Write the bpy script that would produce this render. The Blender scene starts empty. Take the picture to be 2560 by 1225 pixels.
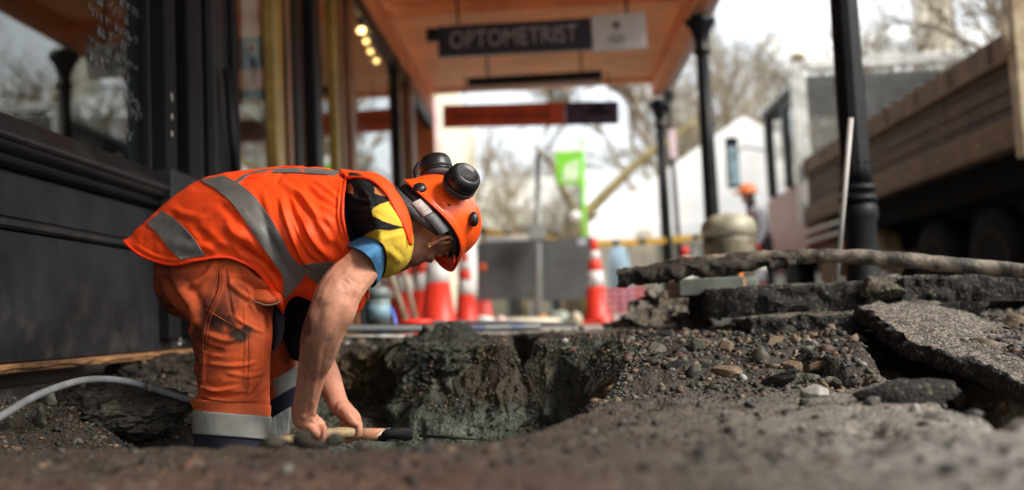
import bpy, bmesh, math, random
import numpy as np
from mathutils import Vector, Matrix
from mathutils.bvhtree import BVHTree
random.seed(7)
RS = np.random.RandomState(7)
scene = bpy.context.scene
COL = scene.collection
rad = math.radians
# ------------------------------------------------------------------ camera
FPX = 2489.0
CAM = np.array([0.0, 0.0, 0.07])
_y = np.array([100.0, -182.5, -FPX]); _y /= np.linalg.norm(_y)
_z = np.array([-.045, 1.0, 0.0]); _z[2] = -(_z[0]*_y[0] + _z[1]*_y[1]) / _y[2]; _z /= np.linalg.norm(_z)
_x = np.cross(_y, _z)
RC = np.array([_x, _y, _z])            # camera vector -> world vector
cd = bpy.data.cameras.new('camera'); cam = bpy.data.objects.new('camera', cd); COL.objects.link(cam)
cam.matrix_world = Matrix([list(RC[i]) + [CAM[i]] for i in range(3)] + [[0, 0, 0, 1]])
cd.sensor_width = 36; cd.lens = 36 * FPX / 2560; cd.clip_start = .05; cd.clip_end = 3000
cd.dof.use_dof = True; cd.dof.focus_distance = 2.42; cd.dof.aperture_fstop = 1.5
scene.camera = cam
# ------------------------------------------------------------------ world, sun, exposure
SUN_EL, SUN_AZ = rad(38), rad(118)      # azimuth clockwise from +Y
world = bpy.data.worlds.new("World"); scene.world = world; world.use_nodes = True
wn = world.node_tree.nodes; wl = world.node_tree.links
bg = wn['Background']
sky = wn.new('ShaderNodeTexSky'); sky.sky_type = 'NISHITA'; sky.sun_disc = False
sky.sun_elevation = SUN_EL; sky.sun_rotation = SUN_AZ; sky.dust_density = 4; sky.air_density = 1.2
tc = wn.new('ShaderNodeTexCoord'); cn = wn.new('ShaderNodeTexNoise'); cn.inputs['Scale'].default_value = 2.2
cn.inputs['Detail'].default_value = 6
cr = wn.new('ShaderNodeValToRGB'); cr.color_ramp.elements[0].position = .3; cr.color_ramp.elements[0].color = (.6, .6, .6, 1)
cr.color_ramp.elements[1].position = .62; cr.color_ramp.elements[1].color = (.95, .95, .95, 1)
mx = wn.new('ShaderNodeMixRGB'); mx.inputs[2].default_value = (6.4, 6.7, 7.0, 1)
wl.new(tc.outputs['Generated'], cn.inputs['Vector']); wl.new(cn.outputs['Fac'], cr.inputs[0])
wl.new(cr.outputs[0], mx.inputs[0]); wl.new(sky.outputs[0], mx.inputs[1]); wl.new(mx.outputs[0], bg.inputs['Color'])
bg.inputs['Strength'].default_value = 0.112
sl = bpy.data.lights.new('sun', 'SUN'); so = bpy.data.objects.new('sun', sl); COL.objects.link(so)
sl.energy = 2.3; sl.angle = rad(20); sl.color = (1.0, .94, .85)
sd = Vector((math.sin(SUN_AZ)*math.cos(SUN_EL), math.cos(SUN_AZ)*math.cos(SUN_EL), math.sin(SUN_EL)))
so.rotation_euler = sd.to_track_quat('Z', 'Y').to_euler()
vs = scene.view_settings
vs.view_transform = 'Standard'; vs.look = 'None'; vs.gamma = 1; vs.use_curve_mapping = False; vs.exposure = 1.25
scene.render.engine = 'CYCLES'
scene.cycles.use_denoising = True
scene.cycles.max_bounces = 7; scene.cycles.transparent_max_bounces = 12
scene.cycles.sample_clamp_indirect = 6
# ------------------------------------------------------------------ pixel -> place helpers (photo pixels 2560x1225)
def ray(px, py):
    return RC @ np.array([(px-1280)/FPX, -(py-612.5)/FPX, -1.0])
def P(px, py, d):
    return CAM + ray(px, py) * d
def PX(px, py, X):
    r = ray(px, py); return CAM + r * ((X - CAM[0]) / r[0])
def PY(px, py, Y):
    r = ray(px, py); return CAM + r * ((Y - CAM[1]) / r[1])
def PZ(px, py, Z):
    r = ray(px, py); return CAM + r * ((Z - CAM[2]) / r[2])
def proj(V):
    c = (np.asarray(V, float) - CAM) @ RC
    return 1280 - c[..., 0]/c[..., 2]*FPX, 612.5 + c[..., 1]/c[..., 2]*FPX, -c[..., 2]
CR, CU, CF = RC @ np.array([1., 0, 0]), RC @ np.array([0, 1., 0]), RC @ np.array([0, 0, -1.])
# ------------------------------------------------------------------ noise
def _h(ix, iy, iz, s):
    n = (ix*374761393 + iy*668265263 + iz*2147483647 + s*144665) & 0x7fffffff
    n = ((n ^ (n >> 13)) * 1274126177) & 0x7fffffff
    n = (n ^ (n >> 16)) & 0xffff
    return n / 32767.5 - 1
def vnoise(p, s=0):
    p = np.asarray(p, float); i = np.floor(p).astype(np.int64); f = p - i; f = f*f*f*(f*(f*6-15)+10)
    r = 0
    for a in (0, 1):
        wx = f[..., 0] if a else 1-f[..., 0]
        for b in (0, 1):
            wy = f[..., 1] if b else 1-f[..., 1]
            for c in (0, 1):
                wz = f[..., 2] if c else 1-f[..., 2]
                r = r + wx*wy*wz*_h(i[..., 0]+a, i[..., 1]+b, i[..., 2]+c, s)
    return r
def fbm(p, o=4, s=0, g=.5):
    r = 0; a = 1.0; t = 0
    for k in range(o):
        r = r + a*vnoise(np.asarray(p)*(2.03**k) + 17.3*k, s+k); t += a; a *= g
    return r / t
def sstep(a, b, x):
    t = np.clip((x-a)/(b-a), 0, 1); return t*t*(3-2*t)
# ------------------------------------------------------------------ materials
MATS = {}
def mat(name, col, rough=.6, metal=0, var=.15, scale=8, bump=0, bscale=None, col2=None, spec=.5, attr=None, acol=None, coat=0, detail=6, stretch=None, emit=None, alpha=None, trans=0, cr=(.35, .65)):
    if name in MATS: return MATS[name]
    m = bpy.data.materials.new(name); MATS[name] = m; m.use_nodes = True
    N = m.node_tree.nodes; L = m.node_tree.links; b = N['Principled BSDF']
    b.inputs['Roughness'].default_value = rough; b.inputs['Metallic'].default_value = metal
    b.inputs['Specular IOR Level'].default_value = spec; b.inputs['Coat Weight'].default_value = coat
    b.inputs['Transmission Weight'].default_value = trans
    t = N.new('ShaderNodeTexCoord'); mp = N.new('ShaderNodeMapping')
    L.new(t.outputs['Object'], mp.inputs['Vector'])
    if stretch: mp.inputs['Scale'].default_value = stretch
    n = N.new('ShaderNodeTexNoise'); n.inputs['Scale'].default_value = scale; n.inputs['Detail'].default_value = detail
    n.inputs['Roughness'].default_value = .62
    L.new(mp.outputs[0], n.inputs['Vector'])
    r = N.new('ShaderNodeValToRGB'); e = r.color_ramp.elements
    c2 = col2 if col2 else tuple(c*(1-2*var) for c in col)
    c1 = col if col2 else tuple(min(1, c*(1+var)) for c in col)
    e[0].position = cr[0]; e[0].color = (*[max(0, c) for c in c2], 1); e[1].position = cr[1]; e[1].color = (*c1, 1)
    L.new(n.outputs['Fac'], r.inputs[0]); out = r.outputs[0]
    if attr:
        a = N.new('ShaderNodeAttribute'); a.attribute_name = attr
        x = N.new('ShaderNodeMixRGB'); x.inputs[2].default_value = (*acol, 1)
        L.new(a.outputs['Fac'], x.inputs[0]); L.new(out, x.inputs[1]); out = x.outputs[0]
    L.new(out, b.inputs['Base Color'])
    n3 = N.new('ShaderNodeMapRange'); n3.inputs[3].default_value = max(0.02, rough-.12); n3.inputs[4].default_value = min(1, rough+.12)
    L.new(n.outputs['Fac'], n3.inputs[0]); L.new(n3.outputs[0], b.inputs['Roughness'])
    if bump:
        n2 = N.new('ShaderNodeTexNoise'); n2.inputs['Scale'].default_value = bscale or scale*6; n2.inputs['Detail'].default_value = 4
        L.new(mp.outputs[0], n2.inputs['Vector'])
        bp = N.new('ShaderNodeBump'); bp.inputs['Strength'].default_value = bump; bp.inputs['Distance'].default_value = .004
        L.new(n2.outputs['Fac'], bp.inputs['Height']); L.new(bp.outputs[0], b.inputs['Normal'])
    if emit:
        b.inputs['Emission Color'].default_value = (*emit[0], 1); b.inputs['Emission Strength'].default_value = emit[1]
    return m
def glassmat(name, tint=(.9, .95, .93), refl=.0):
    m = bpy.data.materials.new(name); MATS[name] = m; m.use_nodes = True
    N = m.node_tree.nodes; L = m.node_tree.links; N.remove(N['Principled BSDF'])
    g = N.new('ShaderNodeBsdfGlossy'); g.inputs['Roughness'].default_value = .012; g.inputs['Color'].default_value = (1, 1, 1, 1)
    t = N.new('ShaderNodeBsdfTransparent'); t.inputs['Color'].default_value = (*tint, 1)
    f = N.new('ShaderNodeFresnel'); ge = N.new('ShaderNodeNewGeometry'); io = N.new('ShaderNodeMapRange'); io.inputs[3].default_value = 1.6; io.inputs[4].default_value = 1/1.6
    L.new(ge.outputs['Backfacing'], io.inputs[0]); L.new(io.outputs[0], f.inputs['IOR'])
    ad = N.new('ShaderNodeMath'); ad.operation = 'ADD'; ad.inputs[1].default_value = refl; ad.use_clamp = True
    x = N.new('ShaderNodeMixShader'); L.new(f.outputs[0], ad.inputs[0]); L.new(ad.outputs[0], x.inputs[0])
    L.new(t.outputs[0], x.inputs[1]); L.new(g.outputs[0], x.inputs[2]); L.new(x.outputs[0], N['Material Output'].inputs['Surface'])
    return m
# ------------------------------------------------------------------ object helpers
def tag(o, label=None, cat=None, group=None, kind=None):
    if label: o['label'] = label
    if cat: o['category'] = cat
    if group: o['group'] = group
    if kind: o['kind'] = kind
    return o
def thing(name, label, cat, loc, group=None):
    o = bpy.data.objects.new(name, None); COL.objects.link(o); o.location = [float(v) for v in loc]; o.empty_display_size = .05
    return tag(o, label, cat, group)
def wloc(o):
    v = Vector((0, 0, 0))
    while o is not None: v = v + o.location; o = o.parent
    return v
def mk(name, geo, m, parent=None, smooth=True, loc=None, auto=None):
    """geo = (verts, faces[, face material indices]) in world coordinates"""
    V = np.asarray(geo[0], float).reshape(-1, 3); F = geo[1]
    if parent is not None: base = np.array(wloc(parent))
    elif loc is not None: base = np.array(loc, float)
    else: base = np.array([(V[:, 0].min()+V[:, 0].max())/2, (V[:, 1].min()+V[:, 1].max())/2, V[:, 2].min()])
    me = bpy.data.meshes.new(name); me.from_pydata((V-base).tolist(), [], [list(map(int, f)) for f in F]); me.update()
    for mm in (m if isinstance(m, (list, tuple)) else [m]): me.materials.append(mm)
    if len(geo) > 2 and geo[2] is not None: me.polygons.foreach_set('material_index', np.asarray(geo[2], np.int32))
    if smooth: me.polygons.foreach_set('use_smooth', [True]*len(me.polygons))
    o = bpy.data.objects.new(name, me); COL.objects.link(o)
    if parent is not None: o.parent = parent
    else: o.location = base
    if auto:
        me.set_sharp_from_angle(angle=rad(auto))
    return o
def solo(name, geo, m, label, cat, group=None, **k):
    return tag(mk(name, geo, m, **k), label, cat, group)
def struct(name, geo, m, **k):
    return tag(mk(name, geo, m, **k), kind='structure')
def join(*gs):
    V = []; F = []; n = 0
    for g in gs:
        v = np.asarray(g[0], float).reshape(-1, 3); V.append(v); F += [tuple(int(i)+n for i in f) for f in g[1]]; n += len(v)
    return np.concatenate(V), F
def bx(x0, x1, y0, y1, z0, z1, bev=0):
    x0, x1 = min(x0, x1), max(x0, x1); y0, y1 = min(y0, y1), max(y0, y1); z0, z1 = min(z0, z1), max(z0, z1)
    b = min(bev, (x1-x0)*.45, (y1-y0)*.45, (z1-z0)*.45)
    if b <= 0:
        V = [(x, y, z) for x in (x0, x1) for y in (y0, y1) for z in (z0, z1)]
        return np.array(V), [(0, 1, 3, 2), (4, 6, 7, 5), (0, 4, 5, 1), (2, 3, 7, 6), (0, 2, 6, 4), (1, 5, 7, 3)]
    bm = bmesh.new(); bmesh.ops.create_cube(bm, size=1)
    for v in bm.verts: v.co = ((v.co.x+.5)*(x1-x0)+x0, (v.co.y+.5)*(y1-y0)+y0, (v.co.z+.5)*(z1-z0)+z0)
    bmesh.ops.bevel(bm, geom=bm.edges[:], offset=b, segments=1, affect='EDGES')
    return bmgeo(bm)
def bmgeo(bm):
    bm.verts.ensure_lookup_table(); bm.verts.index_update()
    g = (np.array([v.co[:] for v in bm.verts]), [tuple(v.index for v in f.verts) for f in bm.faces]); bm.free(); return g
def xf(g, R=None, T=(0, 0, 0), S=1, about=None):
    V = np.asarray(g[0], float); a = np.zeros(3) if about is None else np.asarray(about, float)
    V = (V-a)*S
    if R is not None: V = V @ np.asarray(R).T
    return (V+a+np.asarray(T, float),) + tuple(g[1:])
def rot(ax, deg):
    return np.array(Matrix.Rotation(rad(deg), 3, ax))
def frame(d, up=(0, 0, 1)):
    d = np.asarray(d, float); d = d/np.linalg.norm(d); u = np.asarray(up, float)
    if abs(d @ u) > .95*np.linalg.norm(u): u = np.array([1., .1, 0])
    a = np.cross(u, d); a /= np.linalg.norm(a); return a, np.cross(d, a), d
def tube(pts, r, n=10, cap=True, flat=1.0, up=(0, 0, 1)):
    pts = np.asarray(pts, float); k = len(pts); r = np.broadcast_to(np.asarray(r, float), (k,)) if np.ndim(r) < 1 or len(r) != k else np.asarray(r, float)
    V = []; F = []
    T = np.gradient(pts, axis=0); a, b, _ = frame(T[0], up)
    for i in range(k):
        d = T[i]/max(np.linalg.norm(T[i]), 1e-9); a = a-(a@d)*d; a /= max(np.linalg.norm(a), 1e-9); b = np.cross(d, a)
        for j in range(n):
            t = 2*math.pi*j/n; V.append(pts[i]+r[i]*(a*math.cos(t)+b*math.sin(t)*flat))
    for i in range(k-1):
        for j in range(n):
            q = (j+1) % n; F.append((i*n+j, i*n+q, (i+1)*n+q, (i+1)*n+j))
    if cap: F.append(tuple(range(n))[::-1]); F.append(tuple((k-1)*n+j for j in range(n)))
    return np.array(V), F
def spl(pts, n=40, closed=False):
    """Catmull-Rom through points (any dimension)"""
    p = np.asarray(pts, float); k = len(p)
    if closed: q = np.concatenate([p[-1:], p, p[:2]]); segs = k
    else: q = np.concatenate([2*p[:1]-p[1:2], p, 2*p[-1:]-p[-2:-1]]); segs = k-1
    t = np.linspace(0, segs, n, endpoint=not closed); i = np.minimum(t.astype(int), segs-1); f = (t-i)[:, None]
    a, b, c, d = q[i], q[i+1], q[i+2], q[i+3]
    return .5*((2*b)+(c-a)*f+(2*a-5*b+4*c-d)*f*f+(3*b-a-3*c+d)*f**3)
def lathe(prof, c, ax=(0, 0, 1), n=24, wob=None):
    """prof = [(r, h)...] along axis from c"""
    a, b, d = frame(ax, (0, 1, 0) if abs(ax[2]) > .5 else (0, 0, 1)); V = []; F = []; c = np.asarray(c, float)
    for i, (r, h) in enumerate(prof):
        for j in range(n):
            t = 2*math.pi*j/n; rr = r*(wob(t) if wob else 1); V.append(c+d*h+rr*(a*math.cos(t)+b*math.sin(t)))
    for i in range(len(prof)-1):
        for j in range(n): q = (j+1) % n; F.append((i*n+j, i*n+q, (i+1)*n+q, (i+1)*n+j))
    F.append(tuple(range(n))[::-1]); F.append(tuple((len(prof)-1)*n+j for j in range(n)))
    return np.array(V), F
def prism(poly, ax, lo, hi):
    """extrude a polygon of 3D points by vector"""
    p = np.asarray(poly, float); n = len(p); v = np.asarray(ax, float)
    V = np.concatenate([p+v*lo, p+v*hi]); F = [tuple(range(n))[::-1], tuple(range(n, 2*n))] + [(i, (i+1) % n, n+(i+1) % n, n+i) for i in range(n)]
    return V, F
def gridf(nu, nv, cu=False):
    F = []
    for i in range(nu-(0 if cu else 1)):
        for j in range(nv-1):
            F.append((i*nv+j, ((i+1) % nu)*nv+j, ((i+1) % nu)*nv+j+1, i*nv+j+1))
    return F
def gridfc(nu, nv):
    """rows nu, columns closed around nv"""
    F = []
    for i in range(nu-1):
        for j in range(nv): q = (j+1) % nv; F.append((i*nv+j, i*nv+q, (i+1)*nv+q, (i+1)*nv+j))
    return F
def ball(c, r, sub=2, R=None, seed=None, amp=0):
    bm = bmesh.new(); bmesh.ops.create_icosphere(bm, subdivisions=sub, radius=1); V, F = bmgeo(bm)
    if amp: V = V*(1+amp*fbm(V*1.4+(seed or 0)*7.1, 3))[:, None]
    V = V*np.asarray(r)
    if R is not None: V = V @ np.asarray(R).T
    return V+np.asarray(c, float), F
def copy_tree(o, loc=None, rz=None, label=None, group=None, parent=None):
    c = o.copy(); COL.objects.link(c); c.parent = parent
    if loc is not None: c.location = [float(v) for v in loc]
    if rz is not None: c.rotation_euler[2] = rz
    if label: c['label'] = label
    if group: c['group'] = group
    for ch in list(o.children): copy_tree(ch, parent=c)
    return c
def text_geo(s, size, ext, M):
    """lettering as mesh; M = 4x4 matrix (text plane x right, y up)"""
    cu = bpy.data.curves.new('lettering', 'FONT'); cu.body = s; cu.size = size; cu.extrude = ext; cu.align_x = 'CENTER'; cu.align_y = 'CENTER'; cu.resolution_u = 3
    o = bpy.data.objects.new('tmp', cu); me = o.to_mesh(); me.transform(M)
    g = (np.array([v.co[:] for v in me.vertices]), [tuple(p.vertices) for p in me.polygons])
    o.to_mesh_clear(); bpy.data.objects.remove(o); bpy.data.curves.remove(cu); return g
# ================================================================== GROUND
_rim = [(-60, 1112, -.11), (480, 1116, -.11), (1000, 1110, -.11), (1200, 1100, -.11), (1380, 1072, -.11), (1500, 1006, -.11), (1590, 952, -.11),
        (1572, 905, -.075), (1500, 880, -.045), (1345, 874, -.03)]
RIM = [PZ(*q)[:2] for q in _rim] + [PZ(1358, 836, 0)[:2], PZ(1258, 836, 0)[:2], PZ(1256, 855, 0)[:2], PZ(1050, 857, 0)[:2], PZ(850, 862, 0)[:2],
        np.array([-1.30, 3.75]), np.array([-1.56, 3.5]), np.array([-1.56, 1.5])]
RIM = np.array(RIM)
def rimdist(X, Y):
    """signed distance to the hole's rim, positive inside"""
    d = np.full(X.shape, 1e9); ins = np.zeros(X.shape, bool); n = len(RIM)
    for i in range(n):
        a, b = RIM[i], RIM[(i+1) % n]; e = b-a
        t = np.clip(((X-a[0])*e[0]+(Y-a[1])*e[1])/(e@e), 0, 1)
        if not (a[0] < -1.5 and b[0] < -1.5):
            d = np.minimum(d, np.hypot(X-a[0]-t*e[0], Y-a[1]-t*e[1]))
        c = ((a[1] > Y) != (b[1] > Y)) & (X < (b[0]-a[0])*(Y-a[1])/(b[1]-a[1]+1e-12)+a[0]); ins ^= c
    return np.where(ins, d, -d)
MX, MY = PZ(1120, 850, 0)[:2]
PITS = [(PZ(2215, 880, -.08)[:2], PZ(2620, 990, -.09)[:2], .15, .14), (PZ(2000, 915, -.08)[:2], PZ(2130, 925, -.08)[:2], .07, .08), (PZ(1900, 830, -.03)[:2], PZ(2160, 836, -.03)[:2], .12, .07)]
def ground(X, Y, fine=True):
    p = np.stack([X, Y, np.zeros_like(X)], -1)
    n1 = fbm(p*3.1, 4, 3); n2 = fbm(p*11, 4, 9); n3 = fbm(p*45, 3, 21) if fine else 0
    rd = rimdist(X, Y) + .016*n2 + .045*n1 + .02*(.5-np.abs(fbm(p*5, 2, 77))*2)
    md = np.exp(-(np.abs(X-MX)/.16)**3)
    rd = rd - .20*md*np.exp(-((Y-MY)/.4)**2)
    bank = sstep(2.15, 3.2, Y+.12*n1) ; bank = np.maximum(bank, sstep(-1.0, -1.5, X)*.75)
    top = -.112 + .105*bank
    rough = .25 + .75*sstep(1.9, 2.5, Y + .2*n1 - .0*X) * sstep(5.0, 4.2, Y)
    rough = np.maximum(rough, sstep(.02, -.02, rd*0+.0) * 0)
    top = top + rough*(.022*n1 + .02*n2) + .004*n2 + (.0012+.0063*rough)*n3
    pit = np.zeros_like(X)
    for a, b, w_, dp_ in PITS:
        e = b-a; t = np.clip(((X-a[0])*e[0]+(Y-a[1])*e[1])/(e@e), 0, 1); r_ = np.hypot(X-a[0]-t*e[0], Y-a[1]-t*e[1])+.02*n2; pit = np.maximum(pit, dp_*sstep(w_, w_*.45, r_))
    top = top - pit + .004*n2*(1-rough)
    top = top - .014*np.clip(-n2*2.5-.5, 0, 1)          # small pits in the trodden foreground
    crest = np.exp(-((rd+.03)/.05)**2)*sstep(2.0, 1.6, Y); top = top - .010*crest
    top = top + .080*np.exp(-(((X-MX)/.13)**2+((Y-MY+.06)/.16)**2)**1.1)   # dark mound on the far lip
    floor = -.265 - .34*sstep(3.05, 2.55, Y + .5*np.clip(X-.0, -.3, .3)) + .03*n1 + .02*n2 + .006*n3
    # spoil slope against the shopfront footing
    left = sstep(-.72, -1.45, X + .08*n1)
    w = .15 + .05*n1 + .22*md
    w = w*(1-.72*np.exp(-((X+.115)/.10)**4)*sstep(3.2, 3.5, Y)) + .24*sstep(.0, .10, X)*sstep(2.3, 2.7, Y) + .04*n2; w = np.clip(w, .05, .5)
    h = top + (floor-top)*sstep(0, 1, rd/w)
    hl = -.46 + .40*left**.8 + .05*n2 + .03*n1 + .012*n3
    hl = hl - .05*sstep(-1.32, -1.5, X)
    h = np.where(rd > .0, np.maximum(h, np.minimum(hl, top+.0)), h)
    lump = np.exp(-(((X+1.02)/.20)**2+((Y-2.72)/.26)**2)); h = h + lump*(.09+.06*n2)*sstep(0, .1, rd)
    return h, rd, n1, n2, md, left
nx, ny = 620, 760
gx = np.linspace(-1.56, 2.6, nx); gy = np.unique(np.concatenate([.42 * (5.4/.42)**np.linspace(0, 1, ny-250), np.linspace(3.25, 4.15, 250)])); ny = len(gy)
X, Y = np.meshgrid(gx, gy)
H, RD, N1, N2, MD, LF = ground(X, Y)
p3 = np.stack([X, Y, H*1.6], -1)
wall = sstep(-.02, .03, RD)*sstep(.34, .2, RD)
wx = (.06*fbm(p3*9, 5, 31, .6)+.012*fbm(p3*60, 2, 33))*wall; wy = (.085*fbm(p3*9+5, 5, 37, .6)+.014*fbm(p3*60, 2, 39))*wall
GV = np.stack([X+wx, Y+wy, H], -1).reshape(-1, 3)
idx = np.arange(nx*ny).reshape(ny, nx)
GF = np.stack([idx[:-1, :-1], idx[:-1, 1:], idx[1:, 1:], idx[1:, :-1]], -1).reshape(-1, 4)
me = bpy.data.meshes.new('ground'); me.vertices.add(len(GV)); me.vertices.foreach_set('co', GV.ravel())
me.loops.add(GF.size); me.loops.foreach_set('vertex_index', GF.ravel().astype(np.int32))
me.polygons.add(len(GF)); me.polygons.foreach_set('loop_start', np.arange(0, GF.size, 4, dtype=np.int32))
me.polygons.foreach_set('use_smooth', np.ones(len(GF), bool)); me.update(calc_edges=True)
def C(*c): return np.array(c)
brown, grey, green, dark, red, ochre = C(.062, .044, .030), C(.21, .19, .155), C(.050, .068, .054), C(.014, .011, .009), C(.15, .06, .038), C(.075, .055, .034)
def L3(a, b, t): return a + (b-a)*np.clip(t, 0, 1)[..., None]
one = np.ones(X.shape+(3,))
col = L3(brown*one, grey, sstep(-.1, .7, X + .25*N1)*.95 + .03)
col = L3(col, red, sstep(.0, .5, N1+.25)*sstep(1.5, 1.0, Y)*sstep(.25, -.25, X)*.55)
col = L3(col, ochre, sstep(2.3, 2.9, Y)*sstep(-.1, .3, N2+.1)*.7)
col = L3(col, C(.07, .055, .04), sstep(3.2, 3.6, Y)*.8)
col = L3(col, C(.40, .375, .345), sstep(.12, .6, X+.12*N1)*sstep(2.0, 1.1, Y)*.62)  # paler towards the near right, skylight there put into the soil colour
col = L3(col, C(.045, .030, .017), sstep(2.2, 2.6, Y)*sstep(-.3, .2, N1+.1)*.7)
P3 = np.stack([X*1.0, Y, H*1.6], -1); N1 = fbm(P3*3.1, 4, 3); N2 = fbm(P3*11, 4, 9); ins = sstep(-.01, .03, RD)
hole = L3(C(.050, .037, .023)*one, C(.085, .063, .036), sstep(-.2, .4, N2))
hole = L3(hole, dark, sstep(.1, .5, N1)*.5)
gm = np.clip(MD*1.3*sstep(3.0, 3.4, Y) + sstep(-.05, .05, X)*sstep(2.3, 2.8, Y) + sstep(-.17, -.235, H)*sstep(2.6, 2.9, Y), 0, 1)
hole = L3(hole, C(.16, .115, .06), sstep(-.42, -.62, X)*sstep(3.0, 3.5, Y)*.8)
hole = L3(hole, C(.058, .076, .060), gm*.85)
hole = L3(hole, C(.030, .023, .017), LF)  # left bank soil darkened, its lack of light put into the colour
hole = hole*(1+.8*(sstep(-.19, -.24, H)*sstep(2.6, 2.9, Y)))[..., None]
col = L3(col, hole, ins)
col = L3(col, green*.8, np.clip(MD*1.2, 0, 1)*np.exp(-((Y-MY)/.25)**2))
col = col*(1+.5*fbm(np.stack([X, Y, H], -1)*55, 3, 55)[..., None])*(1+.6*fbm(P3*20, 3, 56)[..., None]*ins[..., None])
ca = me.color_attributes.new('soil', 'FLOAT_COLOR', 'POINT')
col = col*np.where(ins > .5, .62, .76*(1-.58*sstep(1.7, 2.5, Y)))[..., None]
ca.data.foreach_set('color', np.concatenate([np.clip(col, .004, 1), np.ones(X.shape+(1,))], -1).astype(np.float32).ravel())
def soilmat():
    m = bpy.data.materials.new('soil'); m.use_nodes = True; N = m.node_tree.nodes; L = m.node_tree.links; b = N['Principled BSDF']
    a = N.new('ShaderNodeAttribute'); a.attribute_name = 'soil'; t = N.new('ShaderNodeTexCoord')
    n = N.new('ShaderNodeTexNoise'); n.inputs['Scale'].default_value = 90; n.inputs['Detail'].default_value = 8; n.inputs['Roughness'].default_value = .7
    v = N.new('ShaderNodeTexVoronoi'); v.inputs['Scale'].default_value = 110
    L.new(t.outputs['Object'], n.inputs['Vector']); L.new(t.outputs['Object'], v.inputs['Vector'])
    r = N.new('ShaderNodeMapRange'); r.inputs[1].default_value = .3; r.inputs[2].default_value = .7; r.inputs[3].default_value = .45; r.inputs[4].default_value = 1.6
    L.new(n.outputs['Fac'], r.inputs[0])
    x = N.new('ShaderNodeMixRGB'); x.blend_type = 'MULTIPLY'; x.inputs[0].default_value = 1; L.new(a.outputs['Color'], x.inputs[1]); L.new(r.outputs[0], x.inputs[2])
    vr = N.new('ShaderNodeMapRange'); vr.inputs[1].default_value = 0; vr.inputs[2].default_value = 1; vr.inputs[3].default_value = .75; vr.inputs[4].default_value = 1.3
    L.new(v.outputs['Color'], vr.inputs[0])
    x2 = N.new('ShaderNodeMixRGB'); x2.blend_type = 'MULTIPLY'; x2.inputs[0].default_value = 1; L.new(x.outputs[0], x2.inputs[1]); L.new(vr.outputs[0], x2.inputs[2])
    L.new(x2.outputs[0], b.inputs['Base Color'])
    rr = N.new('ShaderNodeMapRange'); rr.inputs[3].default_value = .55; rr.inputs[4].default_value = .95; L.new(n.outputs['Fac'], rr.inputs[0]); L.new(rr.outputs[0], b.inputs['Roughness'])
    b.inputs['Specular IOR Level'].default_value = .35
    ad = N.new('ShaderNodeMath'); ad.operation = 'SUBTRACT'; L.new(n.outputs['Fac'], ad.inputs[0]); L.new(v.outputs['Distance'], ad.inputs[1])
    bp = N.new('ShaderNodeBump'); bp.inputs['Strength'].default_value = .9; bp.inputs['Distance'].default_value = .006
    L.new(ad.outputs[0], bp.inputs['Height']); L.new(bp.outputs[0], b.inputs['Normal']); return m
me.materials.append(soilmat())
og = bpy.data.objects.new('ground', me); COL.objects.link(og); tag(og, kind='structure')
def gz(x, y):
    return float(ground(np.array([float(x)]), np.array([float(y)]))[0][0])
# the street beyond
m_road = mat('asphalt', (.07, .07, .072), .85, var=.2, scale=3, bump=.5, bscale=80)
m_pave = mat('paving_concrete', (.36, .34, .30), .8, var=.25, scale=2.5, bump=.3)
struct('pavement', join(bx(-1.56, 1.95, 5.3, 60, -.12, -.02), bx(2.55, 2.6, .4, 60, -.3, -.02)), m_pave, smooth=False)
struct('road', bx(2.1, 60, -25, 260, -.3, -.13), m_road, smooth=False)
struct('street_ground', join(bx(-120, -5.7, -40, 400, -.6, -.34), bx(60.1, 160, -40, 400, -.6, -.34), bx(-5.69, 60.09, 5.6, 400, -.6, -.34), bx(2.75, 60.09, -40, 5.59, -.6, -.34), bx(-5.69, 2.74, -40, .1, -.6, -.34)), m_pave, smooth=False)
struct('near_pavement', bx(-1.56, 2.09, -20, .425, -.3, -.118), m_pave, smooth=False)
struct('far_pavement', bx(-1.56, 2.1, 60, 260, -.3, -.14), m_pave, smooth=False)
struct('kerb', bx(1.95, 2.1, 5.4, 60, -.3, -.015, .02), mat('kerb_stone', (.27, .26, .24), .8, var=.15, scale=6, bump=.3), smooth=False)
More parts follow.
